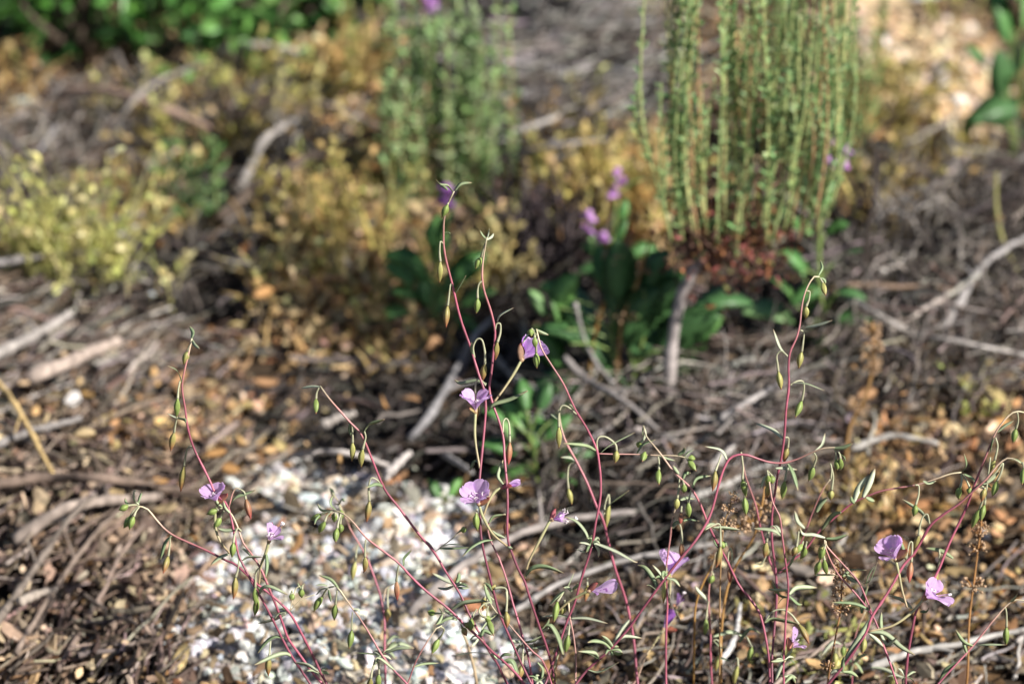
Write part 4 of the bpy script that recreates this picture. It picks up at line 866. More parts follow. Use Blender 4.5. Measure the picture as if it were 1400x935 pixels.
    def flower(s, base, axis, L, petals, pedicel=None, sepal=None, sep_len=16, theta=42, width=.46, stamens=1, pistil=None, curl=0, scol=(.44, .20, .13), o=0.0, tear=0, pcol=None, sw=.62):
        g = s.g; B0 = s.P(*base, o); ax = nrm(V3(*axis)); e0 = nrm(RT - (RT @ ax) * ax); e1 = np.cross(ax, e0); l = L * PX
        b = Bag()
        if pedicel:
            q = pts(pedicel); P = np.array([s.P(x, y, o * (1 - i / max(len(q) - 1, 1))) for i, (x, y) in enumerate(q)]); P[0] = B0
            p = smooth_path(P, 6 * len(P)); t = np.linspace(0, 1, len(p)); tube(b, p, PX * np.interp(t, [0, .3, .6, 1], [2.0, 2.1, 1.6, 1.5]), np.array([.36, .37, .19]) * (1 - .3 * t[:, None]) + np.array([.12, .02, .03]) * t[:, None], 8)
        cup = np.array([B0 - ax * 1.5 * PX, B0, B0 + ax * 2.5 * PX, B0 + ax * 5 * PX]); tube(b, cup, np.array([1.6, 2.3, 3.0, 2.6]) * PX, np.array([.40, .27, .16]), 9)
        fl = b.build('flower', M['stem'], s.rt)
        S0 = B0 + ax * 2.5 * PX
        for it in petals:
            phi, th, sc_, wd = (list(it) + [theta, 1, width][len(it) - 1:])[:4]
            ph = R(phi); rad = e0 * math.cos(ph) + e1 * math.sin(ph); lat = np.cross(ax, rad)
            nu, nv = 13, 16; v = np.linspace(0, 1, nv); u = np.linspace(-1, 1, nu)
            ang = R(th) * (.55 + .75 * v) + R(curl) * v * v
            ds = l * sc_ / (nv - 1); A = np.cumsum(np.cos(ang)) * ds; Rr = np.cumsum(np.sin(ang)) * ds
            W = l * sc_ * wd * (.11 + .89 * np.clip((v - .02) / .62, 0, 1) ** 1.25); W = W * np.sqrt(np.clip(1 - (np.clip(v - .72, 0, 1) / .30) ** 2.2, .03, 1))
            er = g.normal(0, .012, nu) + .022 * np.cos(u * 7 + g.uniform(0, 6)); rip = g.uniform(0, 6)
            X = np.zeros((nv, nu, 3)); Cc = np.zeros((nv, nu, 3)); pc = np.array(pcol if pcol else (.86, .59, .97)) * g.uniform(.95, 1.05)
            for i in range(nv):
                nn = rad * math.cos(ang[i]) - ax * math.sin(ang[i])
                for j in range(nu):
                    k = v[i] ** 3 * er[j] * l
                    X[i, j] = S0 + ax * (A[i] + k) + rad * (Rr[i]) + lat * (u[j] * W[i]) - nn * (.24 * W[i] * u[j] ** 2) + nn * (.035 * l * v[i] ** 2 * math.sin(u[j] * 5.2 + rip)) + nn * (.012 * l * math.sin(u[j] * 17 + rip)) * v[i]
                    base_w = max(0, 1 - v[i] / .34); vein = 1 - .10 * (math.sin(u[j] * 21 + v[i] * 2) > .55)
                    Cc[i, j] = (pc * (1 - base_w * .75) + np.array([.92, .78, .92]) * base_w * .75) * vein * (1 - .08 * abs(u[j]))
                    if g.uniform() < .04 and .2 < v[i] < .6: Cc[i, j] = (.36, .10, .46)
            F = [(i * nu + j, i * nu + j + 1, (i + 1) * nu + j + 1, (i + 1) * nu + j) for i in range(nv - 1) for j in range(nu - 1) if not (tear and i > 8 and g.uniform() < tear)]
            pb = Bag(); pb.add(X.reshape(-1, 3), F, Cc.reshape(-1, 3)); pb.build('petal', M['petal'], fl)
        if sepal:
            sd = nrm(V3(*sepal)); sl = sep_len * PX; sb = Bag()
            path = np.array([B0 + ax * 1 * PX, B0 + ax * 1.5 * PX + sd * sl * .45 + ax * sl * .08, B0 + sd * sl * .85 + ax * sl * .28, B0 + sd * sl + ax * sl * .42])
            blade(sb, path, sl * sw, np.array(scol), nrm(-FW + UP * .4 + ax * .3), fold=.45, n=14, thick=.0003, prof=lambda t: np.clip(np.sin(np.pi * np.clip(t * .9 + .1, 0, 1)) ** .7, .04, 1), tipcol=(.42, .08, .08))
            sb.build('sepal', M['sepal'], fl)
        if stamens:
            b = Bag()
            for k in range(8):
                a = 2 * np.pi * k / 8 + g.uniform(0, .4); d = nrm(ax + (e0 * math.cos(a) + e1 * math.sin(a)) * g.uniform(.2, .55) * (1.3 if stamens > 1 else 1)); ll = l * g.uniform(.38, .55) * (1.25 if stamens > 1 else 1)
                bend = rv(1)[0] * .12 * ll; p = smooth_path(np.array([S0, S0 + d * ll * .6 + bend * .4, S0 + d * ll + bend]), 7)
                tube(b, p, .55 * PX, (.78, .58, .78), 5)
                h = rv(1)[0] * .7 + e0 * .3; h = nrm(h); m = 7 if stamens > 1 else 5; tt = np.linspace(-1, 1, m)
                cq = p[-1] + (h * tt[:, None] + np.cross(h, ax) * (tt[:, None] ** 2 * (1.1 if stamens > 1 else .3))) * 3.0 * PX
                tube(b, cq, np.clip(np.sin((tt + 1.15) / 2.3 * np.pi), .3, 1) * 1.15 * PX, (.84, .76, .78), 6)
            b.build('stamen_cluster', M['sepal'], fl)
        if pistil:
            E = s.P(pistil[0], pistil[1], o - .004); b = Bag(); p = smooth_path(np.array([S0, (S0 + E) / 2 + ax * 2 * PX, E]), 9); tube(b, p, .7 * PX, (.74, .50, .74), 6)
            for k in range(4):
                d = nrm(nrm(p[-1] - p[-3]) * .5 + rv(1)[0]); tube(b, np.array([E - d * .5 * PX, E + d * 1.8 * PX, E + d * 3.4 * PX]), [1.2 * PX, 2.0 * PX, 1.1 * PX], (.92, .85, .88), 7)
            b.build('pistil', M['sepal'], fl)
        return fl

def several(w, buds='', leaves=''):
    for ln in buds.strip().splitlines():
        a = ln.rsplit(' ', 1); w.bud(a[0].strip(), a[1].strip())
    for ln in leaves.strip().splitlines():
        a = ln.strip(); wd = 5.0
        if ':' in a: a, k = a.split(':'); wd = float(k)
        w.leaf(a.strip(), wd)

# plant over the gravel: three long stems
w = Wild('plant leaning over the gravel, two mauve flowers on three fanned red stems', .0, 452, 11)
w.stem('262,463 256,490 250,519 249,535 253,560 256,580 262,604 270,624 287,657 295,675 310,690 318,716 325,755 332,772 347,799 358,818 371,844 386,872 401,900 424,934', 2.8, 4.2, tip=.45)
w.stem('187,692 200,695 212,708 225,722 240,733 265,745 290,756 310,766 323,772 349,796 373,815 394,835 407,855 420,881 437,915 447,934', 2.6, 4.4)
w.stem('306,693 316,703 325,720 333,742 343,756 356,777 366,799 375,821 386,851 394,872 407,891 426,917 441,934', 2.6, 4.6)
w.stem('330,670 322,668 317,677 313,695', 2.2, 2.6, tip=.3)
w.stem('410,801 404,805 400,818 397,834', 1.8, 2.2, tip=2)
w.stem('430,813 412,819 402,829 395,836', 1.8, 2.2, tip=2)
several(w, '''259,472 257,480|251,499 y
246,521 244,532 243,545|241,571 g
242,570 240,580 238,591|233,617 o
270,622 264,612 258,611 254,622 252,637|247,673 o
329,669 334,673 336,682|343,710 r
330,726 325,722 321,730 319,742|317,762 g
326,758 326,775 322,789|319,819 o
304,694 297,697|282,703 g
306,698 304,703 302,707|292,723 g
237,731 233,733 232,745 230,760|223,784 o
188,690 181,690 175,691|162,697 g
190,691 183,698 179,705|169,722 g
191,692 186,699 183,706|177,724 g
354,776 350,783 349,803|350,828 g
366,796 357,790 354,800 352,818|348,842 g
414,799 413,805|413,817 g
370,876 369,886 368,898|367,924 o
400,808 398,812|397,820 g''', '''262,464 264,455 259,446:4.5
263,465 267,472 273,477:4
249,524 242,507 229,500:5
250,573 240,571 228,565:4.5
243,571 252,573 254,579:4
314,692 322,680 336,675 350,670:5.5
322,724 308,725 297,722:5
316,703 308,694 305,684:3.5
304,693 298,688 292,678:3.5
235,732 226,743 219,766:5
190,690 184,683 184,672 187,671:3.5
188,691 192,678 194,673:3.5
182,690 173,688 171,680:3.5
313,757 300,763 288,772:5
331,766 340,761 359,761:4
331,749 343,758 357,774:4
364,756 365,772 363,790:4.5
355,812 358,804 370,802 394,813:4.5
391,838 374,846 352,852:5
392,836 381,839 376,845:4
395,836 386,832 378,835:4
388,871 374,871 362,880 352,893:5
399,897 390,893 375,896 347,909:5.5
402,905 420,908 437,919:5
407,797 410,803 417,797:3
401,815 398,809 400,806:3''')
w.node(437, 920, 4, 17); w.node(188, 691, 2, 12, 3)
w.flower((297, 689), (-.22, .9, .42), 28, [(150, 46), (60, 44, .95), (-30, 44), (-115, 52, .95)], '297,690 294,706 296,727 303,743 314,756', (.75, .35, .3), 20, stamens=1)
w.flower((367, 742), (.30, .9, .30), 23, [(165, 24, 1.05, .5), (70, 35, .95), (-25, 62, .9, .5)], '367,742 363,757 357,772 354,798', (.1, .9, -.4), 22, pistil=(386, 716), stamens=1, scol=(.5, .12, .10), sw=.25)

w = Wild('small plant low on the gravel with pale drooping bud cluster on a bent tip', -.015, 562, 12)
w.stem('459,802 463,805 471,816 482,831 493,846 506,868 521,893 536,913 555,933', 2.4, 4.0)
w.stem('604,855 597,858 590,868 579,885 567,907 558,932', 1.9, 3.0, tip=.6)
several(w, '''458,801 448,804 441,815|429,836 g
461,807 460,815 459,826|457,848 g
482,836 481,848 481,861|477,887 g
602,856 607,860 604,868 600,873|590,894 g
513,901 509,915 507,927|505,946 o
517,903 518,912 518,921|517,942 g''', '''463,804 452,792 436,786:4
449,804 440,806 432,813:5.5
449,806 451,814 453,823:3.5
448,801 440,799 432,800:3
482,832 490,834 491,837:4
521,896 505,894 485,892:5
566,911 580,907 600,906:3.5
527,892 545,886 566,886:4
540,916 520,900 512,900:4''')
w.node(521, 896, 4, 20)

w = Wild('blurred thin plant behind the gravel buds, stem leaning like its neighbours', .12, 530, 13)
w.stem('453,672 465,690 478,720 488,738 499,758 510,784 518,806 522,825 526,855 526,896 527,934', 2.4, 4.2)
w.stem('543,797 535,800 527,806 524,822', 2.2, 2.6)
several(w, '''490,743 487,755 486,768|482,793 y
531,803 530,815 530,832|529,850 o
458,689 463,690 466,697|464,712 g''', '''457,680 453,670 451,667:5
463,690 468,683 471,686:5
527,890 545,880 566,886:6
527,893 515,900 510,915:5
528,880 538,870 548,872:5''')
w.node(527, 890, 4, 22, 4.5)

w = Wild('plant with a long bare red stem nodding over the dark hollow', .01, 700, 14)
w.stem('438,528 450,545 466,563 480,578 490,588 497,600 505,620 515,643 523,662 530,675 545,694 560,713 577,735 593,754 609,780 622,800 631,816 641,838 656,866 669,891 681,908 693,933', 2.4, 4.2, tip=.5)
w.stem('626,728 620,735 606,745 594,754', 1.7, 2.0, tip=2)
several(w, '''436,530 433,537 432,545|432,566 g
481,579 482,592 482,605|481,631 y
498,589 500,597 498,606 496,614|494,639 y
524,664 514,655 507,654 504,668 505,685|501,714 o
626,728 630,725|637,720 g''', '''437,529 425,529 411,531:4.5
479,578 478,587 480,597:4
497,591 505,580 526,573:5.5
524,665 514,662 500,667:4.5
601,748 615,744 632,745:4
599,750 620,750 644,748:4.5
594,753 585,742 575,738:3
622,799 605,791 590,783:5
623,798 627,790 627,782:5
623,801 632,799 641,802:5
623,803 634,804 643,803:4
620,801 609,805 598,803:4
624,800 629,797 631,797:5
686,905 700,905 710,922:6''')

w = Wild('plant with curled bud cluster at its tip and one long straight red stem', -.012, 722, 15)
w.stem('455,698 467,701 480,711 500,734 520,750 545,770 560,786 586,810 616,835 635,853 654,870 671,889 689,904 708,923 716,934', 2.4, 4.4, tip=.8)
several(w, '''455,699 447,700 439,703|424,710 g
453,699 447,705 444,713|436,729 g
466,702 463,712 461,722|459,742 g
467,703 466,709 465,716|464,729 g
458,701 458,706 458,701|457,714 g
500,737 499,748 499,761|497,783 o
545,772 543,784 542,794|543,821 r
608,838 602,838 595,838|584,835 g
633,851 636,852|644,858 y
630,852 632,858|638,869 o
652,832 648,838 645,845|643,863 g''', '''456,698 440,697 434,688:3.5
459,697 452,690 453,681 456,677:3.5
437,704 432,710 430,717:3
552,773 552,763 563,751:4
617,833 632,824 655,821 667,822:5.5
605,840 600,850 596,854:5
625,847 613,845 597,854:5
605,838 602,832 600,830:4
620,842 610,835 606,830:4
611,840 608,846 606,852:4
657,871 662,862 674,868:5
655,870 660,858 668,848 678,841:4
655,872 648,880 645,884:4
670,894 648,892 618,896:5
671,893 679,899 682,892:4
688,903 700,904 708,924:6
684,899 690,895 700,895:5''')
w.node(655, 870, 3, 14)

w = Wild('tallest plant, stem topped by a curled white leaf above two lilac flowers', .0, 738, 16)
w.stem('621,262 612,282 607,300 606,318 607,338 611,360 617,385 622,405 627,425 634,450 643,475 648,490 655,512 662,535 664,560 663,580 661,600 658,625 656,655 656,690 657,725 660,745 665,770 671,795 676,812 683,838 693,863 706,891 718,917 725,932', 2.6, 4.2, tip=.9)
several(w, '''613,277 612,280|604,298 g
606,333 602,331 601,345 602,358|601,387 y
620,393 616,389 614,403 612,418|610,448 o
649,489 647,475 652,464 659,465 663,482 663,498|660,521 o
664,527 656,518 651,522 650,534 651,546|652,574 o
652,696 651,702|653,726 g''', '''622,261 630,252 645,250:4.5
620,263 612,254 602,252 596,246:3
612,260 604,254 600,258:4
607,318 612,318 616,320:3
623,401 630,390 637,377:4
648,487 645,478 645,468:4
665,525 650,521 630,524 621,519:5
657,633 649,631 642,643:4.5
677,815 670,802 664,798 662,796:4
673,738 660,740 645,748 632,761:5''')
w.flower((650, 565), (0, .93, .32), 32, [(155, 36, 1.0, .40), (25, 36, 1.0, .40), (-150, 44, 1.0, .44), (-25, 46, 1.0, .44)], '650,566 649,590 651,612 656,640', (-.5, .2, .5), 12, stamens=1, scol=(.40, .30, .14), o=-.002)
w.flower((655, 691), (-.22, .80, .55), 31, [(140, 46), (50, 44, 1.05), (-40, 50, .95), (-130, 55, .95)], '655,692 661,708 674,730 693,746', (.8, .3, .3), 18, stamens=2, scol=(.46, .22, .12), o=-.006)

w = Wild('second tall plant, white tipped, bearing the red sepalled stamen head', .012, 762, 17)
w.stem('666,325 661,350 659,370 660,385 663,400 670,423 676,447 677,460 675,480 672,505 669,532 674,552 682,575 688,600 690,625 692,650 694,690 694,735 700,757 709,778 717,793 722,810 727,827 738,857 747,883 755,913 759,934', 2.6, 4.3, tip=.8)
several(w, '''664,331 661,340 658,352|650,368 g
660,384 655,388 653,398 653,408|651,429 g
677,451 679,443 684,443 684,455 680,468|677,493 o
688,591 688,577 692,572 696,580 697,605|695,636 r
757,892 760,887 763,893 760,905 757,916|756,942 o
693,706 693,712|690,730 r''', '''665,327 660,322 656,315:3
666,327 668,319 669,312:3
666,328 672,324 675,319:3.5
680,440 685,431 702,421:4.5
668,562 675,553 698,546 722,534:5.5
694,746 698,749 701,750:4
690,735 678,730 672,724:4.5
718,788 728,776 746,774 771,783:5.5
741,860 748,852 751,845:4
745,855 753,855 763,872 771,899:7
688,662 681,652 683,640 688,628:4.5
668,715 675,706 691,703:4''')
w.flower((712, 494), (.58, .72, -.12), 36, [(150, 30, .95, .5), (60, 20, 1.0, .55), (-40, 34, 1.05, .55), (-120, 34, .85, .55)], '712,494 703,510 690,530 676,549', (-.25, .95, .25), 20, stamens=0, scol=(.36, .22, .15), o=.004, sw=.6)
w.flower((684, 667), (.93, .30, .1), 25, [(90, 6, 1.0, .2), (-60, 10, .95, .2), (10, 8, .8, .18)], '684,668 676,673 668,686 661,705', (.55, .1, .8), 17, stamens=0, scol=(.52, .13, .16), o=.004)
w.flower((752, 711), (.96, .26, .18), 36, [(0, 25, .4, .3), (180, 30, .45, .3), (90, 20, .5, .32), (-90, 24, .4, .3)], '752,712 737,740 723,768 717,790', (.15, .95, .2), 15, stamens=2, pistil=(787, 709), scol=(.52, .17, .20), sw=.5)

w = Wild('short plant low among the red stems with a pink bare stem and thin curled leaf', .03, 735, 18)
w.stem('691,703 680,706 671,711 667,721 671,739 682,763 693,793 701,825 710,853 716,876 722,898 728,934', 2.4, 4.0, tip=.3)
several(w, '''675,820 668,815 664,828 663,815|660,835 o
716,880 715,892 714,908|709,930 o''', '''717,877 728,875 738,870 746,868:5
718,880 728,884 730,876:4
712,880 706,888 704,899:4
714,877 705,877 697,874:4
720,888 735,885 745,882:3.5''')
w.node(722, 890, 3, 16)

w = Wild('short plant with a looping curl of pale buds near the bottom of the red stems', -.02, 775, 19)
w.stem('669,823 678,836 689,845 706,865 716,877 730,892 740,900 748,916 753,932', 2.2, 3.4)
several(w, '''693,835 693,808 686,803 676,804|673,803 o
667,828 666,838 666,846|675,869 g
670,823 661,826 655,834 658,841 665,844|668,848 g
692,808 693,822 692,836|693,859 o''', '''668,846 674,843 679,840:4
672,825 666,812 662,797:5
727,926 735,930 745,925:4
735,905 742,915 740,930:4''')
w.node(735, 930, 4, 16)

w = Wild('plant with a flat branch held out sideways and a lone petal facing sunward', .0, 770, 20)
w.stem('733,450 740,475 755,500 770,525 782,550 790,566 799,580 810,601 817,618 820,640 821,660 820,685 814,718 810,740 804,763 793,797 785,825 776,848 766,876 756,904 748,930', 2.4, 4.2, tip=.5)
w.stem('948,627 938,626 925,623 900,622 870,621 840,621 818,620', 1.9, 2.6, tip=1.6, red=.85)
w.stem('777,822 779,843 784,866 787,898 787,928', 2.8, 3.4, tip=.4, red=.6)
several(w, '''731,455 731,461|732,476 g
734,456 733,470 733,482|734,504 g
730,452 727,450|727,460 g
788,566 776,556 768,555 764,566 764,584|764,613 y
817,616 816,604 820,597 830,598 841,607 843,616|841,633 y
882,621 882,618|878,631 g
879,602 876,604|871,611 g
900,624 901,632 901,642|901,663 g
938,626 941,629|952,644 g
938,625 941,626|951,627 g
779,853 778,860 777,868|773,893 g
771,808 767,815 762,822|757,851 g
772,820 772,828|768,842 y''', '''734,451 741,455 750,458:4.5
731,453 722,458 714,470:3.5
786,561 780,555 778,553:3.5
815,616 800,609 770,606:4.5
821,619 836,607 868,591:5
871,620 880,608 896,601:6
877,606 882,594 880,582:3.5
927,622 935,617 936,611:5
936,624 942,618 949,615:4
900,622 912,627 924,630:3
771,808 762,816 751,828:11
775,806 780,795 785,782:6
778,843 760,841 740,843:5
780,845 802,845 831,852:5
750,858 742,862 735,856:4
790,892 805,893 822,903:4.5
782,808 776,803 770,803:4
783,805 790,800 789,796:4
808,741 820,745 842,754 866,767 872,768:5
812,742 818,752 818,762:4
805,740 800,727 788,713 772,706:4.5
808,745 798,742 792,742:5
810,748 800,755 786,750:5
810,742 816,735 820,738:4''')
w.node(808, 742, 4, 16)
w.flower((803, 808), (.96, .16, .22), 38, [(85, 8, 1.0, .40), (-80, 26, .35, .25)], '803,808 793,813 778,822 762,836', (.45, .65, .5), 16, stamens=0, curl=20, scol=(.50, .19, .17), sw=.55)

w = Wild('slightly blurred plant with a leaning pink stem, ahead of the driftwood stick', .085, 876, 21)
w.stem('764,560 767,585 774,605 788,630 800,655 815,690 825,712 831,740 841,776 854,816 861,842 866,874 870,913 872,934', 3.0, 5.2, tip=.6)
several(w, '''790,632 779,635 776,650 777,668|782,690 y
826,703 827,690 832,676 833,690|829,722 y
803,790 803,800|800,822 o''', '''789,631 780,626 766,625:5
826,700 835,688 860,670:6
862,845 850,860 838,880:5
766,575 756,568 752,566:5''')

w = Wild('plant whose red stem bends in an S and trails sideways', -.01, 775, 22)
w.stem('1155,612 1140,612 1125,613 1108,619 1088,628 1070,633 1052,632 1036,627 1022,622 1010,621 999,625 992,635 985,655 978,680 972,700 964,718 950,740 930,764 912,787 895,809 877,834 862,856 845,875 834,887 806,913 788,934', 2.3, 4.4, tip=1.0)
several(w, '''986,621 983,631 978,644|974,672 o
964,724 977,717 984,717 985,732 985,747|979,776 o
1113,619 1116,626 1112,638|1105,658 g
1141,613 1143,620 1143,628|1144,643 g
1144,614 1148,621 1149,627|1149,643 g
1077,634 1075,645 1073,658|1069,683 g''', '''994,628 985,615 963,610:5
1112,618 1123,608 1128,592:5.5
1140,613 1152,612 1166,606:5
1148,620 1153,624 1156,630:3
1077,634 1084,648 1091,671:6
1060,640 1072,640 1090,642:5
975,721 990,721 1012,724:5
963,724 970,717 980,716:4
899,806 895,794 883,777 871,772:6
908,792 901,782 892,772:4
911,790 922,793 930,802:5
912,786 907,782 905,790:5
897,806 888,800 884,800:4
836,888 826,878 812,876 803,878:6
838,884 830,874 822,868:5
840,880 852,870 878,872:5
836,890 845,893 852,892:5
835,890 838,895 840,890:4
820,903 812,892 790,890:5
803,915 820,918 846,905:4.5
800,920 790,925 780,930:5''')
w.node(836, 888, 4, 15); w.node(907, 790, 3, 13)

w = Wild('plant crossing the S bent stem, hung with rows of green buds', .012, 1056, 23)
w.stem('880,582 884,597 893,608 905,623 920,643 933,656 945,668 958,691 971,722 983,747 997,772 1011,800 1025,818 1037,835 1043,852 1047,872 1051,902 1053,934', 2.4, 4.3, tip=1.4)
several(w, '''929,652 928,668 926,681|924,697 y
933,656 935,662|935,674 g
945,669 943,678 941,687|942,708 g
984,749 990,748|984,740 g
995,770 996,756 999,749 1001,762 998,775|998,797 r
1045,851 1056,836 1070,833 1082,840 1092,853|1106,880 o''', '''880,583 878,588 879,596:3.5
934,655 937,648 944,646:5
946,667 953,654 972,650:4
928,648 922,640 920,636:4.5
1045,851 1058,845 1092,852:6
985,746 990,742 994,748:5
983,750 978,743 976,736:4''')

w = Wild('tall plant with a drooping pale tip, bowed stem and three yellowish buds', .02, 1062, 24)
w.stem('1120,379 1114,378 1108,385 1101,400 1096,420 1093,445 1088,465 1081,480 1078,500 1078,530 1075,560 1072,595 1068,628 1063,650 1059,675 1056,700 1055,730 1056,750 1060,775 1062,800 1061,829 1058,870 1055,905 1056,934', 2.5, 4.4, tip=.7)
w.stem('1314,646 1299,648 1278,655 1254,662 1228,667 1203,672 1181,680 1164,688 1143,706 1119,727 1100,752 1083,766 1064,784', 2.2, 3.6, tip=1.2, o=.03)
w.stem('1136,654 1127,666 1119,682 1108,707 1098,735 1085,764', 2.2, 3.2, tip=.3, o=.04)
w.stem('1013,618 1018,645 1026,670 1034,695 1042,730 1050,760 1060,786', 2.6, 4.0, tip=.4, o=.06)
several(w, '''1121,380 1125,387|1129,404 y
1103,398 1107,399 1106,409 1102,419|1101,436 y
1094,451 1099,455 1098,468 1096,481|1092,504 y
1077,487 1068,480 1062,486 1063,498 1064,508|1068,533 y
1080,527 1090,521 1098,522 1099,533 1096,548|1087,571 g
1073,598 1078,599 1077,612|1072,633 o
1314,648 1315,656 1313,666|1311,683 g
1316,648 1322,658 1326,667|1327,676 g
1251,663 1256,664 1256,676 1252,690|1249,706 g
1136,655 1137,640 1135,634 1139,650 1137,670|1136,684 y
1014,622 1016,640 1015,655|1020,680 g
1020,660 1018,680|1020,705 g
1057,650 1053,655 1051,662|1047,682 o''', '''1119,377 1124,366 1121,355:3.5
1122,380 1127,383 1129,388:3.5
1101,448 1118,445 1138,438:4.5
1077,487 1066,475 1057,450:5
1085,524 1103,525 1127,534:4.5
1070,600 1056,588 1031,578:5.5
1314,647 1321,636 1318,620:4
1318,648 1330,655 1336,663:4
1168,686 1174,668 1188,649:8
1180,680 1189,660 1196,640:8
1184,680 1190,683 1196,685:6
1168,688 1164,683 1163,678:5
1116,700 1122,690 1132,680:7
1150,700 1138,705 1122,726:6
1090,752 1078,775 1062,782:4
1100,722 1090,712 1086,698:6
1262,658 1270,661 1280,657:5''')

w = Wild('plant with a kinked pink stem and thin leaves in whorls beside the torn flower', -.008, 1075, 25)
w.stem('1049,643 1053,668 1057,687 1066,706 1069,733 1074,765 1077,793 1077,815 1075,840 1073,872 1071,902 1072,934', 2.4, 3.8, tip=.5)
several(w, '''1049,643 1050,650|1047,664 g
1051,645 1055,650|1056,662 g
1067,732 1057,719 1051,726 1048,741|1045,763 o
1092,726 1091,735 1089,747|1083,760 o''', '''1067,732 1056,725 1030,722:5
1068,733 1063,722 1058,718:4.5
1052,648 1045,655 1040,668:4
1077,806 1063,806 1050,805:4
1076,816 1066,812 1055,795:6
1079,812 1090,803 1117,803:6.5
1077,816 1070,818 1064,825:4.5
1080,813 1084,804 1088,803:4
1079,815 1090,825 1097,826:4
1072,902 1064,903 1054,904:4
1073,900 1082,890 1084,880:4.5
1071,904 1066,915 1060,930:5
1072,934 1082,925 1088,934:5''')
w.node(1072, 902, 5, 15, 3); w.node(1072, 925, 3, 15, 4)
w.flower((1080, 890), (.30, .9, .15), 30, [(150, 12, 1.0, .32), (-40, 65, .75, .45), (40, 55, .5, .4)], '1080,891 1076,898 1072,905', (-.3, .7, .5), 18, stamens=1, scol=(.55, .24, .17), o=.02, tear=.12)

w = Wild('slender plant with reddish hanging buds before a blurred lilac flower', .045, 911, 26)
w.stem('928,684 924,694 919,712 916,735 913,757 911,786 912,820 912,842 910,893 911,934', 2.4, 4.0, tip=.6)
several(w, '''932,692 931,701|930,716 r
920,722 926,716 930,718 932,730 932,743|931,763 r
940,684 942,690|942,707 g
911,770 911,780 909,795|907,825 y''', '''930,684 938,681 950,682:5
918,722 925,714 932,715:4
930,714 940,710 956,712:4.5
911,800 902,790 896,789:3.5''')
w.flower((916, 792), (.12, .93, -.2), 38, [(120, 22, 1.05, .5), (-10, 42, .95, .55), (60, 30, .8, .5)], '916,792 916,806 914,826', (-.4, .5, .5), 14, stamens=0, scol=(.42, .40, .18), o=.03)

w = Wild('faint plant with a straight pale pink stem and a shrivelled lilac flower', .09, 972, 27)
w.stem('980,755 976,768 970,795 969,821 971,863 972,902 973,934', 2.4, 4.2, tip=.8)
w.stem('934,823 922,845 905,865 894,880 882,900 872,925', 1.8, 2.6, tip=3, o=.03)
several(w, '''969,820 967,832 965,846|963,869 g
1000,868 1010,866 1020,870 1028,884|1025,906 g
973,877 980,874 985,882 983,895|978,918 y
1002,905 1008,899 1009,910|1004,938 y
1032,770 1042,770 1050,750|1046,762 o
973,780 975,786|970,798 g''', '''969,822 955,808 950,800:5
975,870 1000,864 1020,872:6
975,875 985,885 995,885:5
1010,878 1025,860 1040,866:5
972,905 985,900 1000,905:5''')
w.flower((906, 862), (.45, .88, .1), 30, [(120, 10, 1.0, .28), (-60, 10, .95, .28), (20, 14, .8, .3)], '906,862 898,874 884,895', (.8, -.2, .5), 20, stamens=0, scol=(.55, .2, .12), o=.04, pcol=(.46, .20, .62))
w.flower((923, 832), (.35, .9, .15), 20, [(150, 14, 1.0, .3), (-20, 25, .8, .3)], '923,833 926,840 930,846', (-.3, .3, .6), 10, stamens=0, pistil=(935, 811), scol=(.52, .28, .16), o=.04, pcol=(.52, .28, .66))

w = Wild('big plant with a dark maroon stem sweeping up past a frilled lilac flower', -.005, 1118, 28)
w.stem('1398,635 1388,629 1378,626 1364,635 1349,654 1331,671 1312,688 1290,703 1272,718 1258,742 1248,759 1236,772 1221,797 1208,818 1192,844 1185,863 1168,889 1151,913 1134,933', 2.3, 4.9, tip=1.0)
several(w, '''1239,764 1243,743 1247,741 1247,752 1246,768|1243,797 r
1271,716 1268,703 1262,706 1258,717 1256,732|1250,761 o
1348,659 1362,645 1371,633 1369,645 1363,658|1356,679 g
1342,664 1348,669 1344,682 1339,696|1328,723 g
1354,625 1351,650 1346,690|1341,713 g
1340,666 1347,668|1342,686 o
1398,632 1400,640|1397,663 g
1184,866 1182,872|1179,893 y''', '''1270,714 1262,702 1252,694 1233,682:4.5
1344,662 1354,656 1366,645:5
1378,627 1390,629 1399,634:4
1228,734 1234,750 1239,766:5.5
1186,863 1210,866 1232,884 1251,895:6.5
1188,866 1198,874 1208,884:5
1190,846 1176,870 1160,895 1152,911:8
1206,865 1204,850 1205,836:5
1180,870 1186,855 1192,846:7''')
w.node(1152, 918, 3, 26, 5)
w.flower((1225, 767), (-.35, .84, .45), 32, [(140, 48, 1.0), (60, 36, 1.0), (-20, 34, 1.0), (-120, 58, .9)], '1225,768 1229,785 1233,805 1240,830', (.7, .45, .4), 22, stamens=1, scol=(.45, .27, .14))
w.flower((1262, 820), (.62, .62, .45), 36, [(100, 30, .85, .5), (-50, 52, 1.05, .56), (-140, 40, .8, .5)], '1262,819 1245,838 1220,855 1188,863', (-.1, .25, .8), 14, stamens=1, pistil=(1298, 812), scol=(.48, .30, .18))

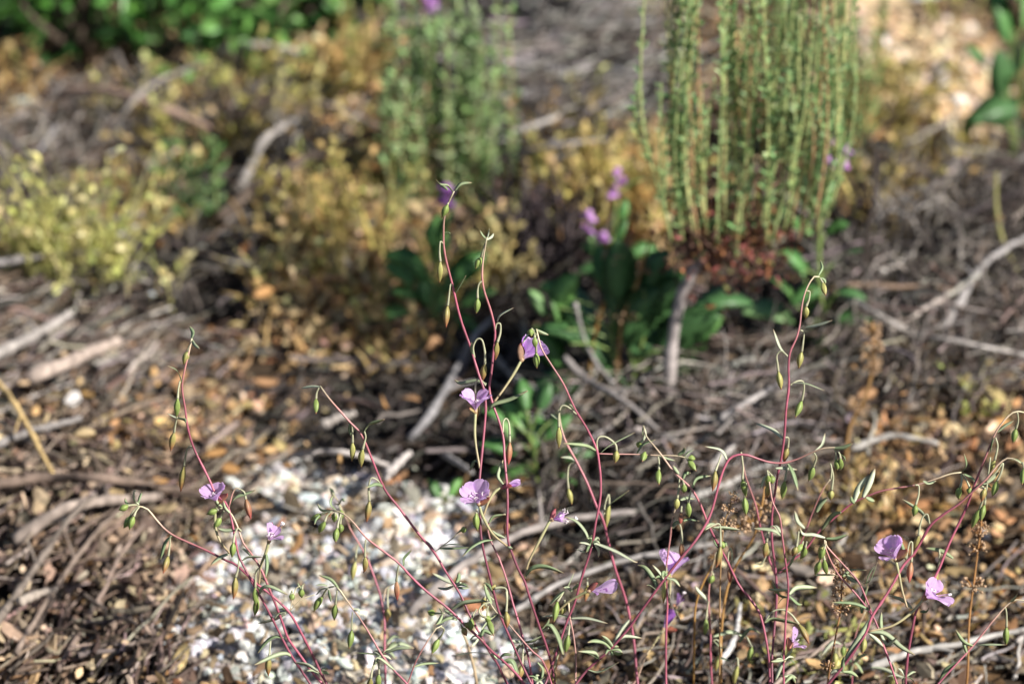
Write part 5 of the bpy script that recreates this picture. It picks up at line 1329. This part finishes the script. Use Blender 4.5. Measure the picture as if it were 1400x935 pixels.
w = Wild('plant with an upright crimson stem arching over at its tip, buds hanging in air', .008, 1242, 29)
w.stem('1400,564 1387,563 1374,573 1361,592 1349,620 1340,643 1331,667 1324,686 1310,717 1294,752 1282,780 1270,803 1259,824 1251,840 1243,885 1238,923 1238,934', 2.4, 4.7, tip=1.1)
several(w, '''1391,564 1392,575 1389,586|1385,606 g
1361,598 1364,610 1360,629|1352,649 y
1285,760 1284,751 1284,768 1282,783|1272,809 o''', '''1363,591 1374,582 1386,575:4
1354,617 1357,606 1359,598:6
1303,763 1286,753 1265,749:5.5
1247,832 1236,821 1216,813:4.5
1258,836 1266,835 1270,830:4
1332,667 1345,662 1356,667:4.5''')
w.node(1238, 925, 5, 22, 4.5)

w = Wild('forked plant with a pink double stem and tight cluster of striped buds', .004, 1230, 30)
w.stem('1127,738 1129,751 1142,778 1153,793 1170,812 1191,838 1200,857 1208,883 1217,906 1226,934', 2.4, 3.8, tip=.2)
w.stem('1129,740 1131,748 1155,773 1172,793 1181,811 1192,838', 2.6, 3.6, tip=.2)
several(w, '''1098,740 1097,744|1088,757 g
1103,740 1101,748|1094,764 g
1127,742 1125,746|1119,759 y
1129,744 1127,750|1121,766 g
1122,760 1121,767|1114,786 g
1126,755 1127,765|1131,786 g''', '''1129,736 1142,736 1160,730:5
1128,735 1112,731 1098,730 1093,721:4.5
1152,788 1163,780 1185,779:5
1141,786 1128,786 1112,786:3.5
1190,834 1168,825 1136,823:4.5
1172,796 1162,790 1155,782:5.5
1184,803 1186,788 1197,770:6
1178,838 1180,818 1187,800:6
1180,798 1190,793 1200,768:4
1200,857 1212,880 1228,870:4.5''')

w = Wild('plant at the far end with a single pale bud on its bowed tip', .0, 1268, 31)
w.stem('1408,822 1400,821 1386,820 1374,829 1361,844 1346,863 1328,885 1307,908 1283,934', 2.3, 3.8, tip=1.2)
several(w, '''1374,829 1376,838 1376,857|1376,882 g
1404,822 1406,830|1404,850 g''', '''1381,822 1386,818 1391,811:4.5
1331,883 1317,876 1306,860:4.5
1336,882 1350,881 1375,881:3.5
1322,893 1318,882 1316,876:4
1310,905 1294,916 1284,932:7''')

w = Wild('thin blurred plant between crossing stems, its pink stalk bare', .11, 1168, 32)
w.stem('1183,836 1176,850 1170,868 1166,898 1165,934', 2.0, 3.2, tip=.4)
several(w, '''1183,870 1182,876|1178,893 y
1155,878 1154,882|1152,898 g
1143,885 1142,892|1141,912 y
1220,905 1224,915 1222,920|1219,940 y''', '''1150,880 1138,878 1122,897:6
1190,912 1210,915 1240,930:5''')
w.node(1168, 905, 4, 26, 5)
